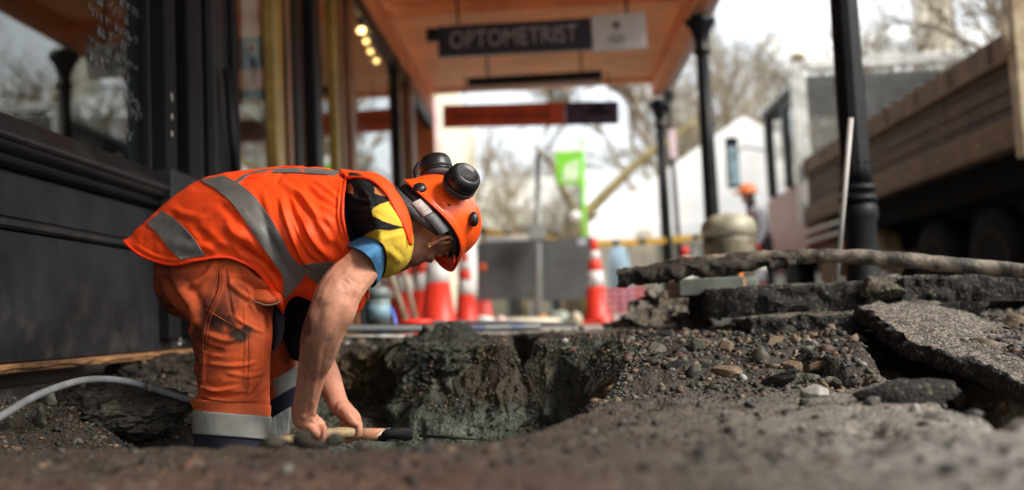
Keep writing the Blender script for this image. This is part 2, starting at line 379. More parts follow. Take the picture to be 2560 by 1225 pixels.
# ------------------------------------------------------------------ gravel and stones
stone_mats = [mat('stone_%s' % n, c, .7, var=.25, scale=14, bump=.5, bscale=90) for n, c in
              (('grey', (.085, .077, .065)), ('tan', (.13, .088, .048)), ('olive', (.058, .053, .036)), ('pale', (.26, .25, .22)), ('dark', (.017, .015, .013)), ('rust', (.075, .040, .023)))]
green_mats = [mat('chip_%s' % n, c, .65, var=.25, scale=20, bump=.4) for n, c in
              (('green', (.075, .092, .074)), ('slate', (.055, .062, .055)), ('moss', (.13, .155, .125)), ('dark', (.025, .033, .027)))]
_b0 = ball((0, 0, 0), 1, 1); _b0 = (_b0[0], _b0[1])
_b1 = ball((0, 0, 0), 1, 2)
_lo = bmesh.new(); bmesh.ops.create_icosphere(_lo, subdivisions=1, radius=1); _LO = bmgeo(_lo)   # 12 verts / 20 faces
def scatter(name, pts, size, base, mats, wts, label=None, squash=.6, sink=.25, parent=None, amp=.35):
    n = len(pts); bv = np.asarray(base[0]); bf = np.array(base[1]); k = len(bv)
    vi = RS.randint(0, 6, n); var = [bv*(1+amp*fbm(bv*1.1+i*9.3, 2, i)*1.6)[:, None] for i in range(6)]
    q = RS.normal(size=(n, 4)); q /= np.linalg.norm(q, axis=1)[:, None]; w, x, y, z = q.T
    R = np.stack([np.stack([1-2*(y*y+z*z), 2*(x*y-z*w), 2*(x*z+y*w)], -1), np.stack([2*(x*y+z*w), 1-2*(x*x+z*z), 2*(y*z-x*w)], -1),
                  np.stack([2*(x*z-y*w), 2*(y*z+x*w), 1-2*(x*x+y*y)], -1)], 1)
    s = np.stack([RS.uniform(.75, 1.35, n), RS.uniform(.6, 1.0, n), RS.uniform(.4, .8, n)], -1)*np.asarray(size)[:, None]
    V = np.stack([var[i] for i in vi]) * s[:, None, :]
    V = np.einsum('nij,nkj->nki', R, V); V[..., 2] *= squash+.2
    V = V + np.asarray(pts)[:, None, :]; V[..., 2] += (np.asarray(size)*squash*(1-2*sink))[:, None]*.4
    F = (bf[None]+(np.arange(n)*k)[:, None, None]).reshape(-1, bf.shape[1])
    mi = np.repeat(RS.choice(len(mats), n, p=np.array(wts)/sum(wts)), len(bf)).astype(np.int32)
    V = V.reshape(-1, 3)
    me = bpy.data.meshes.new(name); me.vertices.add(len(V)); me.vertices.foreach_set('co', V.ravel())
    me.loops.add(F.size); me.loops.foreach_set('vertex_index', F.ravel().astype(np.int32)); me.polygons.add(len(F))
    me.polygons.foreach_set('loop_start', np.arange(0, F.size, bf.shape[1], dtype=np.int32)); me.polygons.foreach_set('material_index', mi); me.update(calc_edges=True)
    for m in mats: me.materials.append(m)
    o = bpy.data.objects.new(name, me); COL.objects.link(o)
    return tag(o, label, None, None, 'stuff')
def gpts(x, y):
    return np.stack([x, y, ground(x, y)[0]], -1)
def dens(n, x0, x1, y0, y1, f):
    u = RS.uniform(0, 1, n); y = y0*(y1/y0)**u; x = RS.uniform(x0, x1, n); k = RS.uniform(0, 1, n) < f(x, y); return x[k], y[k]
# loose gravel bank on the right
x, y = dens(34000, .0, 2.4, 2.0, 4.4, lambda x, y: sstep(2.1, 2.5, y)*(rimdist(x, y) < .03)*(.35+.65*sstep(-.15, .2, fbm(np.stack([x*3, y*3, x*0], -1), 2, 4))))
scatter('bank_gravel', gpts(x, y), np.exp(RS.normal(math.log(.0062), .48, len(x))), _LO, stone_mats, [2.5, 3.5, 3, .25, 8, 3], 'brown and grey gravel spilled over the bank right of the hole')
# grit on the trodden foreground
x, y = dens(3600, -1.2, 1.4, .75, 2.4, lambda x, y: (rimdist(x, y) < -.0)*(.25+.75*sstep(0, .3, fbm(np.stack([x*4, y*4, x*0], -1), 2, 8)+.1)))
scatter('foreground_grit', gpts(x, y), np.exp(RS.normal(math.log(.0035), .5, len(x))), _LO, stone_mats, [3, 1.5, 2, .15, 7, 2], 'dark grit and small stones on the trodden ground in front')
x, y = dens(420, -1.2, 1.2, .8, 2.3, lambda x, y: (rimdist(x, y) < -.04)*1.0)
scatter('foreground_clods', gpts(x, y), np.exp(RS.normal(math.log(.0065), .35, len(x))), _b1, [MATS['stone_dark'], MATS['stone_grey'], MATS['stone_rust']], [5, 1.2, 1.2], 'small dark clods pressed into the trodden ground in front')
# green chips: floor, mound, pillar
x, y = dens(22000, -1.1, .45, 2.2, 4.1, lambda x, y: np.clip(.6*np.exp(-((x-MX)/.16)**2)*(y > 3.2)+(x > -.08)*(y > 2.3)*(rimdist(x, y) > -.02)+(rimdist(x, y) > .15)*(y > 2.7)*.9, 0, 1)*(rimdist(x, y) > -.2))
scatter('green_gravel', gpts(x, y), np.exp(RS.normal(math.log(.0034), .32, len(x))), _LO, green_mats, [4, 3, 2, 3], 'greenish crushed gravel lining the floor and far side of the hole', sink=.2)
# brown soil grains on the hole walls
x, y = dens(42000, -1.5, .3, 2.0, 4.1, lambda x, y: ((rimdist(x, y) > -.03) & ((rimdist(x, y) < .25) | (x < -.6)))*1.0)
scatter('wall_pebbles', gpts(x, y), np.exp(RS.normal(math.log(.0040), .42, len(x))), _LO, stone_mats, [1, 1.8, 2.5, .0, 9, 1.6], 'small brown pebbles and crumbs of soil in the cut walls of the hole')
# rubble beyond the far lip
x, y = dens(3800, -1.4, 2.5, 3.9, 5.25, lambda x, y: (rimdist(x, y) < -.02)*.8)
scatter('lip_rubble', gpts(x, y), np.exp(RS.normal(math.log(.009), .5, len(x))), _LO, stone_mats, [3, 2, 2, 1, 5, 1], 'flat broken chips of paving strewn beyond the far lip')
# individually placed stones: px, py(centre), width px, height px, z, material, label
def rockgeo(c, r, seed, amp=.35, R=None, sub=4):
    bm = bmesh.new(); bmesh.ops.create_icosphere(bm, subdivisions=sub, radius=1); V, F = bmgeo(bm)
    s = V + seed*13.7
    V = V*(1+amp*fbm(s*.9, 2, seed)+amp*.35*fbm(s*3, 3, seed+3))[:, None]
    # chisel flat faces
    rs = np.random.RandomState(seed)
    for k in range(16):
        n = rs.normal(size=3); n /= np.linalg.norm(n); dd = V@n; t = rs.uniform(.55, .8); V = V-np.clip(dd-t, 0, None)[:, None]*n*.9
    V = V*(1+amp*.22*fbm(s*7, 3, seed+5))[:, None]
    V = V*np.asarray(r)
    if R is not None: V = V@np.asarray(R).T
    return V+np.asarray(c, float), F
def hit(px, py):
    d = np.arange(.7, 5.2, .004); r = ray(px, py); Q = CAM+r[None]*d[:, None]; g_ = ground(Q[:, 0], Q[:, 1])[0]; k = np.nonzero(Q[:, 2] < g_)[0]
    return Q[k[0]] if len(k) else Q[-1]
def stone(px, py, w, h, z, m, label, seed, d=None, deep=.8, tilt=0, name='stone', group='loose stones lying on the dug ground', cat='stone', amp=.35):
    c = hit(px, py+h*.42) if d is None else P(px, py, d)
    dd = proj(c)[2]; r = (w/2*dd/FPX, w/2*dd/FPX*deep, h/2*dd/FPX*1.15)
    if d is None: c = c+np.array([0, r[1]*.6, -r[2]*.10])
    g = rockgeo(c+np.array([0, 0, r[2]*.5 if d is None else 0]), r, seed, amp, rot('Y', tilt)@rot('Z', seed*37 % 50-25))
    return solo(name, g, m, label, cat, group)
sg, st_, so_, sp, sk, sr = stone_mats
SL = [
 (2040, 975, 92, 44, -.085, sp, 'pale white-grey stone, brightest one on the flat ground below the dark block', 0),
 (1640, 866, 78, 34, -.03, so_, 'flat olive oval stone half buried at the top right of the hole', 0),
 (1750, 858, 42, 40, -.02, so_, 'round pale olive stone on the gravel bank, left of the round brown one', 0),
 (1818, 862, 56, 44, -.02, st_, 'round brown stone with a pale spot on the gravel bank', 0),
 (1825, 925, 120, 34, -.075, st_, 'long flat tan stone at the foot of the gravel bank', 5),
 (1732, 920, 62, 24, -.07, so_, 'small flat olive stone left of the long tan stone', 0),
 (1985, 912, 60, 34, -.06, st_, 'tan angular stone left of the dark block with a light top', 0),
 (2035, 940, 52, 30, -.08, so_, 'rounded olive stone right under the dark block with a light top', 0),
 (2185, 1000, 62, 34, -.095, sg, 'grey oval stone right of the pale white-grey stone', -8),
 (2290, 1015, 34, 22, -.10, sp, 'small pale stone right of the grey oval stone', 0),
 (2205, 890, 90, 60, -.05, sk, 'round dark brown stone under the big tilted slab', 0),
 (2160, 846, 46, 20, -.02, st_, 'small tan stone just below the near corner of the tilted slab', 0),
 (2410, 985, 64, 52, -.09, sr, 'rusty brown round stone at the right end of the dark lump', 0),
 (2520, 1020, 60, 36, -.10, sr, 'reddish brown stone near the right edge of the picture', 0),
 (2350, 1040, 80, 30, -.108, sg, 'flat grey stone in front of the dark lump', 0),
 (2440, 1030, 50, 26, -.105, sg, 'small grey stone left of the reddish brown one', 0),
 (1880, 1010, 40, 28, -.108, sk, 'small black stone on the flat ground left of the pale white-grey stone', 0),
 (1750, 1128, 42, 28, -.11, sk, 'black lump alone on the flat foreground', 0),
 (2375, 1170, 60, 40, -.115, sk, 'blurred dark stone in the bottom right corner', 0),
 (2060, 1085, 40, 20, -.11, sk, 'small dark stone in the middle of the flat ground', 0),
 (2085, 1082, 34, 16, -.11, so_, 'tiny olive stone beside the small dark one', 0),
 (1940, 850, 60, 30, -.01, st_, 'tan stone in the gravel below the dark paving step', 0),
 (1900, 880, 44, 26, -.03, sr, 'reddish stone in the middle of the gravel bank', 0),
 (1700, 890, 50, 22, -.05, sr, 'rusty flat stone at the lower left of the gravel bank', 0),
 (1560, 828, 46, 14, .0, sg, 'thin grey chip on the lip left of the gravel bank', 0),
 (1430, 872, 34, 14, -.02, sr, 'small reddish chip on top of the green gravel pillar', 0),
 (1630, 806, 70, 18, .01, st_, 'flat tan shard below the heap of broken asphalt', 0),
 (1720, 812, 54, 18, .01, so_, 'flat olive shard right of the tan one below the asphalt heap', 0),
 (2550, 800, 100, 46, .02, st_, 'ochre stone behind the tilted slab at the right edge', 0),
 (1065, 1113, 56, 34, -.10, sk, 'blurred black clod on the near rim right of the shovel blade', 0),
 (1235, 1160, 30, 22, -.11, sk, 'small blurred dark pebble on the near foreground', 0),
 (222, 1190, 30, 20, -.11, so_, 'blurred olive pebble in the bottom left foreground', 0),
]
for i, (px, py, w, h, z, m, lb, tl) in enumerate(SL): stone(px, py, w, h, z, m, lb, i+3, tilt=tl)
m_clod = mat('clod', (.040, .034, .025), .85, var=.4, scale=30, bump=.8)
for i, (px, py, w, h, lb) in enumerate([(755, 1098, 64, 56, 'dark green clod on the near rim in front of the right hand'), (838, 1100, 60, 40, 'greenish clod on the near rim just right of the right hand'),
        (690, 1108, 90, 34, 'low brown clod on the near rim in front of the trouser leg'), (800, 1112, 50, 24, 'small clod between the two greenish ones on the near rim'), (905, 1116, 70, 22, 'flat clod on the near rim under the left hand')]):
    stone(px, py, w, h, -.1, m_clod, lb, 60+i, name='dirt_clod', group='clods of earth on the near rim of the hole', cat='clod', d=1.50, amp=.6)
# pebbles stuck in the left soil bank
for i, (px, py, w, h, d) in enumerate([(102, 1043, 34, 56, 2.35), (125, 995, 34, 44, 2.45), (372, 968, 26, 30, 2.5), (205, 965, 20, 16, 2.6), (280, 968, 34, 16, 2.6)]):
    stone(px, py, w, h, 0, sg if i else so_, ['long olive stone standing in the soil bank below the grey conduit', 'grey upright stone above the olive one in the soil bank', 'small grey stone in the dark lump beside the conduit', 'tiny grey stone under the arch of the conduit', 'flat grey stone right of the tiny one under the conduit'][i], 80+i, d=d, name='stone', group='stones in the soil bank by the shopfront')
# broken slabs
def aggmat(name, c1, c2, chip, dens_=.12, sc=120):
    m = mat(name, c1, .88, col2=c2, scale=24, bump=0, cr=(.35, .68)); N = m.node_tree.nodes; L = m.node_tree.links; b = N['Principled BSDF']
    t = N.new('ShaderNodeTexCoord'); v = N.new('ShaderNodeTexVoronoi'); v.inputs['Scale'].default_value = sc; L.new(t.outputs['Object'], v.inputs['Vector'])
    s_ = N.new('ShaderNodeSeparateColor'); L.new(v.outputs['Color'], s_.inputs[0]); g_ = N.new('ShaderNodeMath'); g_.operation = 'GREATER_THAN'; g_.inputs[1].default_value = 1-dens_; L.new(s_.outputs[0], g_.inputs[0])
    old = b.inputs['Base Color'].links[0].from_socket; x = N.new('ShaderNodeMixRGB'); x.inputs[2].default_value = (*chip, 1); L.new(g_.outputs[0], x.inputs[0]); L.new(old, x.inputs[1]); L.new(x.outputs[0], b.inputs['Base Color'])
    n = N.new('ShaderNodeTexNoise'); n.inputs['Scale'].default_value = 55; n.inputs['Detail'].default_value = 8; n.inputs['Roughness'].default_value = .75; L.new(t.outputs['Object'], n.inputs['Vector'])
    a = N.new('ShaderNodeMath'); a.operation = 'SUBTRACT'; L.new(n.outputs['Fac'], a.inputs[0]); L.new(v.outputs['Distance'], a.inputs[1])
    bp = N.new('ShaderNodeBump'); bp.inputs['Strength'].default_value = 1; bp.inputs['Distance'].default_value = .009; L.new(a.outputs[0], bp.inputs['Height']); L.new(bp.outputs[0], b.inputs['Normal']); return m
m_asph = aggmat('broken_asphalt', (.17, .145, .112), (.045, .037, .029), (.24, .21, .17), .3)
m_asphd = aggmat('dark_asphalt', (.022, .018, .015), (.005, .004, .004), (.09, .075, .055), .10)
m_dust_lit = aggmat('dusty_lit_asphalt_top', (.13, .105, .075), (.022, .018, .014), (.20, .17, .12), .25)
def slab(name, pts, th, label, m=None, cat='slab', seed=1, group='broken asphalt slabs beside the hole'):
    """pts = top outline in world coordinates (roughly planar)"""
    p = np.array(pts, float); c = p.mean(0); n = np.cross(p[1]-p[0], p[2]-p[0]); n /= np.linalg.norm(n)
    if n[2] < 0: n = -n
    q = []
    for i in range(len(p)):
        a, b = p[i], p[(i+1) % len(p)]; k = max(2, int(np.linalg.norm(b-a)/.008))
        for t in np.arange(k)/k: q.append(a+(b-a)*t)
    q = np.array(q); dirn = q-c; ln = np.linalg.norm(dirn, axis=1)[:, None]; q = q+dirn/ln*(.030*fbm(q*16, 4, seed))[:, None]
    rings = []; m_ = len(q)
    for s in np.linspace(0, .98, 34): rings.append(c+(q-c)*s)
    top = np.concatenate(rings); top = top+n*(.012*fbm(top*18, 4, seed)+.006*fbm(top*80, 3, seed+1))[:, None]
    side = []
    for k, t in enumerate((.1, .22, .34, .46, .58, .7, .82, .92, 1.0)):
        s = 1+.03*math.sin(t*3); s_ = c+(q-c)*s-n*th*t; s_ = s_+dirn/ln*(.028*fbm(s_*26, 4, seed+2))[:, None]; side.append(s_)
    bot = c+(q-c)*.2-n*th
    V = np.concatenate([top]+side+[bot]); F = gridfc(len(V)//m_, m_); F.append(tuple(range((len(V)//m_-1)*m_, len(V))))
    nt = 33*m_; mi = [0 if (min(f) < nt and max(f) < nt+m_) else 1 for f in F]  # paler dusty tops over dark sides, lit and shaded faces put into colour
    return solo(name, (V, F, mi), [m_asph if m is None or m is m_asph else m_dust_lit, m_asphd], label, cat, group, auto=50)
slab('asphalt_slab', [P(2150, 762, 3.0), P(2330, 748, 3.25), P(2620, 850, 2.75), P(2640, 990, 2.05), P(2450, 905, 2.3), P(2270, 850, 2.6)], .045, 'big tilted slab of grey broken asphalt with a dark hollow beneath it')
def edge_slab(name, x0, x1, yt0, yt1, d, dep, th, label, seed, m=None):
    a, b = P(x0, yt0, d), P(x1, yt1, d); bk = np.array([0, dep, .006]); slab(name, [a, b, b+bk, (a+b)/2+bk*1.2, a+bk*.8], th, label, m or m_asphd, seed=seed)
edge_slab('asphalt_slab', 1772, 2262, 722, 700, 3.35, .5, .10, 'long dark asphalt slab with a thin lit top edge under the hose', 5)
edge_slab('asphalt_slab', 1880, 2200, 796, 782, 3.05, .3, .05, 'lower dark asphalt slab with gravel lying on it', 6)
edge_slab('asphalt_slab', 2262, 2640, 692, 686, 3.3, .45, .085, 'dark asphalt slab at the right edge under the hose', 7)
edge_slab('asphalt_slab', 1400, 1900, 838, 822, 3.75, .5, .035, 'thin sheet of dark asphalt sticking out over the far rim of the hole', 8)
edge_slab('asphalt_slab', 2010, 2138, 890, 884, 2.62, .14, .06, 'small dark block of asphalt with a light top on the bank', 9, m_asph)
stone(2270, 975, 330, 80, 0, m_asphd, 'long dark lump of asphalt lying in front of the tilted slab', 41, deep=.35, name='asphalt_lump', group='lumps of asphalt by the tilted slab', cat='lump', amp=.5)
stone(2200, 725, 120, 70, 0, m_dust_lit, 'crumbling lump of asphalt at the tip of the long dark slab', 42, d=3.3, deep=.7, name='asphalt_lump', group='lumps of asphalt by the tilted slab', cat='lump', amp=.5)
stone(2400, 770, 190, 46, 0, m_asphd, 'low dark lump behind the tilted slab', 43, d=3.15, deep=.6, name='asphalt_lump', group='lumps of asphalt by the tilted slab', cat='lump', amp=.5)
# jagged chunks strewn over the bank: a few shapes, copied
CH = []
for v in range(7):
    rs = np.random.RandomState(200+v); rr_ = np.array([rs.uniform(.7, 1.2), rs.uniform(.6, 1.0), rs.uniform(.22, .5)])
    V, F = rockgeo((0, 0, 0), (1, 1, 1), 200+v, .5, None, 3); V = V*rr_
    me_ = bpy.data.meshes.new('asphalt_chunk'); me_.from_pydata(V.tolist(), [], [tuple(map(int, f)) for f in F]); me_.materials.append([m_asphd, m_dust_lit, m_asph, m_asphd, MATS['stone_tan'], m_asphd, MATS['stone_olive']][v]); CH.append(me_)
rs = np.random.RandomState(33); k = 0; SEEN = set(); n_try = 0
while k < 80 and n_try < 900:
    n_try += 1
    px, py = rs.uniform(1480, 2560), rs.uniform(800, 985); 
    if py > 985-(px < 1900)*60: continue
    q = hit(px, py); 
    if rimdist(np.array([q[0]]), np.array([q[1]]))[0] > -.03: continue
    s_ = math.exp(rs.normal(math.log(.019), .45)); v = rs.randint(7)
    kn_ = {m_asphd.name: 'black asphalt', m_dust_lit.name: 'dusty asphalt', m_asph.name: 'grey asphalt', 'stone_tan': 'tan stone', 'stone_olive': 'olive stone'}[CH[v].materials[0].name]
    sz_ = 'tiny' if s_ < .015 else ('small' if s_ < .024 else 'larger')
    hx_ = ['nearest the hole', 'by the flat tan stone', 'left of the light-topped block', 'under the lower slab', 'by the dark lump', 'beside the tilted slab'][min(5, int((px-1480)/180))]
    lb_ = '%s jagged %s chip on the %s bank %s' % (sz_, kn_, 'upper' if py < 890 else 'lower', hx_)
    if lb_ in SEEN: continue
    SEEN.add(lb_); o = bpy.data.objects.new('asphalt_chunk', CH[v]); COL.objects.link(o)
    o.location = (q[0], q[1], q[2]+s_*.12); o.scale = (s_, s_, s_); o.rotation_euler = (rs.normal()*.35, rs.normal()*.35, rs.uniform(0, 6.3)); k += 1
    tag(o, lb_, 'chunk', 'jagged chips strewn over the gravel bank')
# heap of shards at the left end of the bank
SH = [(1640, 770, 110, 5, 4.3), (1600, 790, 90, 20, 4.2), (1690, 748, 100, -12, 4.2), (1655, 742, 80, 30, 4.4), (1720, 780, 90, 10, 4.0), (1610, 760, 70, -25, 4.4), (1745, 745, 80, -30, 4.1), (1675, 800, 120, 6, 4.0), (1580, 806, 70, -6, 4.2), (1775, 770, 90, 24, 3.9), (1700, 722, 70, 15, 4.3), (1735, 806, 90, -4, 3.8)]
for i, (px, py, w, tl, d) in enumerate(SH):
    c = P(px, py, d); r = w/2*d/FPX; a = np.array(rot('Y', tl)@[1, 0, 0]); b = rot('Y', tl)@rot('X', 25)@np.array([0, 1, .15*(i % 3)])
    SHL = ['largest flat grey shard in the middle of the asphalt heap', 'shard at the lower left foot of the asphalt heap', 'shard tilted left on top of the asphalt heap', 'steep shard leaning at the upper left of the asphalt heap', 'low shard at the right foot of the asphalt heap', 'small shard tilted hard left at the left side of the asphalt heap', 'steep shard on the right shoulder of the asphalt heap', 'long flat shard along the bottom of the asphalt heap', 'small flat shard at the far left end of the asphalt heap', 'rightmost shard, sloping down to the right of the asphalt heap', 'topmost shard right under the hose end', 'flat shard at the right bottom of the asphalt heap']
    slab('asphalt_shard', [c-a*r-b*r*.6, c+a*r*.7-b*r*.7, c+a*r-b*r*.1, c+a*r*.5+b*r*.6, c-a*r*.6+b*r*.8], .018, SHL[i], m_asphd if i % 3 else m_asph, 'shard', 20+i, 'heaped asphalt shards at the end of the bank')
# heap body under the shards and the hose end
def heap(name, c, r, label, seed, m):
    g = ball(c, 1, 6); V = (g[0]-c); V = V*(1+.55*fbm(V*1.7+seed, 6, seed, .62)+.10*fbm(V*14, 3, seed+9))[:, None]*np.asarray(r)+c
    return tag(mk(name, (V, g[1]), m), label, 'heap', None)
heap('earth_heap', P(1670, 830, 4.5), (.26, .2, .10), 'low heap of dark earth under the broken shards', 3, m_clod)
# ================================================================== SHOPFRONT (left), veranda, columns
m_black = mat('black_paint', (.010, .0105, .0135), .5, var=.25, scale=5, bump=.25, bscale=30, spec=.3)
m_black2 = mat('black_panel_paint', (.0115, .012, .016), .55, var=.35, scale=4, bump=.35, bscale=18, spec=.3)
def dusty(m, dust=(.11, .09, .07), z0=.02, z1=.30, amt=.55):
    N = m.node_tree.nodes; L = m.node_tree.links; b = N['Principled BSDF']; t = N.new('ShaderNodeTexCoord'); s_ = N.new('ShaderNodeSeparateXYZ'); L.new(t.outputs['Object'], s_.inputs[0])
    r = N.new('ShaderNodeMapRange'); r.inputs[1].default_value = z1; r.inputs[2].default_value = z0; r.inputs[3].default_value = .06; r.inputs[4].default_value = 1; L.new(s_.outputs['Z'], r.inputs[0])
    n = N.new('ShaderNodeTexNoise'); n.inputs['Scale'].default_value = 11; n.inputs['Detail'].default_value = 9; n.inputs['Roughness'].default_value = .72; L.new(t.outputs['Object'], n.inputs['Vector'])
    q = N.new('ShaderNodeMapRange'); q.inputs[1].default_value = .48; q.inputs[2].default_value = .75; q.inputs[4].default_value = amt; L.new(n.outputs['Fac'], q.inputs[0])
    k = N.new('ShaderNodeMath'); k.operation = 'MULTIPLY'; L.new(r.outputs[0], k.inputs[0]); L.new(q.outputs[0], k.inputs[1])
    old = b.inputs['Base Color'].links[0].from_socket; x = N.new('ShaderNodeMixRGB'); x.inputs[2].default_value = (*dust, 1); L.new(k.outputs[0], x.inputs[0]); L.new(old, x.inputs[1]); L.new(x.outputs[0], b.inputs['Base Color'])
dusty(m_black2); dusty(m_black, z0=.3, z1=1.2, amt=.4)
m_blackg = mat('black_gloss_paint', (.008, .008, .010), .45, var=.2, scale=6, bump=.15, spec=.25)
m_pil_shade = mat('black_paint_shaded', (.0065, .0068, .0085), .6, var=.2, scale=6, bump=.15, spec=.16)  # darker copy of the black paint, the pilasters' shade is in its colour
m_tim = mat('bare_timber', (.30, .15, .06), .75, var=.35, scale=12, bump=.6, stretch=(4, .6, 4))
m_gold = mat('mustard_timber', (.36, .23, .05), .35, var=.2, scale=4, bump=.1)
m_brownw = mat('varnished_brown_timber', (.22, .09, .032), .4, var=.3, scale=5, stretch=(6, 6, .5))
m_orange = mat('terracotta_paint', (.88, .36, .14), .55, var=.12, scale=1.5, bump=.1)
m_orange2 = mat('terracotta_beam_paint', (.80, .29, .11), .55, var=.12, scale=2)
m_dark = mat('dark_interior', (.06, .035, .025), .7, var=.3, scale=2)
m_floor = mat('shop_floor', (.12, .09, .07), .5, scale=3)
g_pane = glassmat('window_glass', refl=.0)
g_pane2 = glassmat('shop_glass', refl=.0)
XW = -1.5
def wd(px): return (PX(px, 795, XW))[1]      # distance along the wall at a pixel column (near horizon)
sf = thing('shopfront', 'black painted shopfront with moulded sill, panelled stall riser and large window', 'shopfront', (XW, 2.5, 0))
zs = .72                                     # top of sill
Y0, Y1 = .9, 4.78
# stall riser, mouldings, sill
def wallbox(name, y0, y1, z0, z1, x1, m, par, bev=.004, x0=XW-.12, **k): return mk(name, bx(x0, x1, y0, y1, z0, z1, bev), m, par, smooth=False, **k)
wallbox('riser_panel', Y0, Y1, .012, .385, XW-.012, m_black2, sf)
wallbox('rail', Y0, Y1, .388, .418, XW+.004, m_black, sf, .008)
wallbox('riser_panel', Y0, Y1, .421, .555, XW-.010, m_black2, sf)
def mould(name, prof, m, par):
    V = []; n = len(prof)
    for y in (Y0, Y1): V += [(XW+dx, y, z) for dx, z in prof]
    F = [(i, i+1, n+i+1, n+i) for i in range(n-1)] + [tuple(range(n))[::-1], tuple(range(n, 2*n))]
    return mk(name, (V, F), m, par, smooth=True, auto=40)
mould('moulding', [(-.1, .556), (-.006, .556), (.012, .560), (.020, .568), (.012, .577), (.004, .584), (.006, .592), (.024, .600), (.034, .612), (.036, .622), (-.1, .622)], m_blackg, sf)
mould('sill', [(-.1, .624), (.040, .624), (.046, .632), (.044, .644), (.030, .655), (-.020, .716), (-.028, .720), (-.1, .720)], m_black, sf)
wallbox('kick_board', Y0, 4.15, -.016, .010, XW+.012, m_tim, sf, .003)
mk('chipped_edge', tube([(XW+.012+.004*math.sin(i*1.7), .95+i*.08, -.002+.004*math.sin(i*2.3)) for i in range(40)], [.006+.003*math.sin(i*3.1) for i in range(40)], 6), m_tim, sf)
wallbox('footing', Y0, 5.4, -.75, -.06, XW-.09, mat('old_footing', (.07, .055, .04), .9, var=.4, scale=10, bump=.8), sf)
# paint chips
m_chip = mat('paint_chip', (.5, .5, .47), .8)
for i, (px, py, w) in enumerate([(452, 848, 4), (458, 856, 3), (448, 860, 3), (462, 850, 2.5)]):
    c = PX(px, py, XW-.010); mk('paint_chip', bx(c[0], c[0]+.003, c[1]-.012, c[1]+.012, c[2]-.004, c[2]+.006, .001), m_chip, sf, smooth=False)
# window glazing and frames
yA = wd(352)+.0; yB = wd(405)
wallbox('window_pane', Y0, yB, .722, 2.75, XW-.045, g_pane, sf, 0, x0=XW-.051)
wallbox('window_frame', Y0, Y1, 2.75, 2.84, XW+.0, m_black, sf, .01)
# dark return board behind the glass with the chalk strip
wallbox('inner_board', yA+.10, yB+.02, .722, 2.74, XW-.075, mat('blue_black_board', (.008, .009, .014), .6), sf, .002, x0=XW-.10)
for (a, b, dx, mm) in [(q[0], q[1], q[2], m_pil_shade if q[3] is m_black else q[3]) for q in [(405, 432, .035, m_black), (436, 452, .0, m_blackg), (456, 484, .05, m_black), (488, 514, .012, m_blackg), (518, 530, .03, m_black), (534, 560, .03, m_blackg), (563, 577, .02, m_black), (581, 595, .035, m_black)]]:
    wallbox('pilaster_flute', wd(a), wd(b), .05, 2.95, XW+dx, mm, sf, .008)
wallbox('pilaster_core', wd(404), Y1-.02, -.02, 2.96, XW-.03, m_blackg, sf, .004)
wallbox('pilaster_base', wd(404), wd(470), .56, .72, XW+.055, m_black, sf, .01)
br = [PX(575, 270, XW+.05), PX(575, 410, XW+.05), PX(600, 410, XW+.05)]
mk('raking_stay', tube([(XW+.06, wd(548), 1.28), (XW+.06, wd(575), .62)], .018, 8), m_black, sf)
for i, (px, py) in enumerate([(429, 240), (430, 246), (430, 292), (430, 335)]):
    c = PX(px, py, XW+.042); mk('stud', ball(c, (.004, .008, .016), 1), m_chip, sf)
# chalk handwriting on the glass
def scribble(y0, y1, z, hgt, rs, r=.0015):
    y = y0; out = []; x_ = XW-.0405
    while y < y1-.012:
        for c_ in range(rs.randint(3, 8)):
            w = rs.uniform(.5, .9)*hgt*.8
            if y+w > y1: break
            k = rs.randint(3, 6); pts = [(x_, y+rs.uniform(0, w), z+rs.choice([0, .5, 1.0, 1.0])*hgt*rs.uniform(.8, 1.1)) for _ in range(k)]
            out.append(tube(spl(pts, k*3), r, 3, cap=False)); y += w*1.15
        y += hgt*.6
    return out
rs_ = np.random.RandomState(5); G = []
yc0, yc1 = wd(262), wd(392)
for k, z in enumerate([.96, 1.02, 1.075, 1.13, 1.185, 1.24, 1.295, 1.35, 1.41, 1.47, 1.53]):
    G += scribble(yc0+(.0 if k % 3 else .06)+(.22 if k < 1 else 0), yc1-(.1 if k % 2 else .02), z, .030+.008*(k % 2), rs_, .0022 if k in (0, 3, 6) else .0017)
for z, a, b in [(.93, 352, 392), (.89, 362, 395), (.80, 352, 372)]: G += scribble(wd(a), wd(b), z, .035, rs_, .0018)
m_chalk = mat('chalk', (.20, .23, .23), .9, var=.3, scale=40)
o = mk('chalk_writing', join(*G), m_chalk, sf); o['kind'] = 'stuff'
# striped card seen just under the writing
# wall above and shop interior
bwall = thing('shop_building', 'wall and dim interior of the shops behind the shopfront', 'building', (XW-.5, 9, 0))
mk('bulkhead', bx(XW-.12, XW+.03, Y0, 13.3, 2.86, 3.12, 0), m_orange2, bwall, smooth=False)
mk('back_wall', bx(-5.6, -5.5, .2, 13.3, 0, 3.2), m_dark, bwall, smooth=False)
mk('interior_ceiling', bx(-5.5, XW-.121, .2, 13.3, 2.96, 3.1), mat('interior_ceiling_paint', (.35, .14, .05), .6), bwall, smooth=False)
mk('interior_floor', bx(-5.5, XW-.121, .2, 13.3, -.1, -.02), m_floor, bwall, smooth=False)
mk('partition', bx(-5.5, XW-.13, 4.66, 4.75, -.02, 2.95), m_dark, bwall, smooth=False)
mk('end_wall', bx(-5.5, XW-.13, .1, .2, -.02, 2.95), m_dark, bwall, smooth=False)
mk('far_end_wall', bx(-5.5, XW+.02, 13.31, 13.45, -.02, 3.3), m_orange2, bwall, smooth=False)
mk('near_wall', bx(XW-.12, XW, -2, Y0-.005, -.02, 3.12), m_black2, bwall, smooth=False)
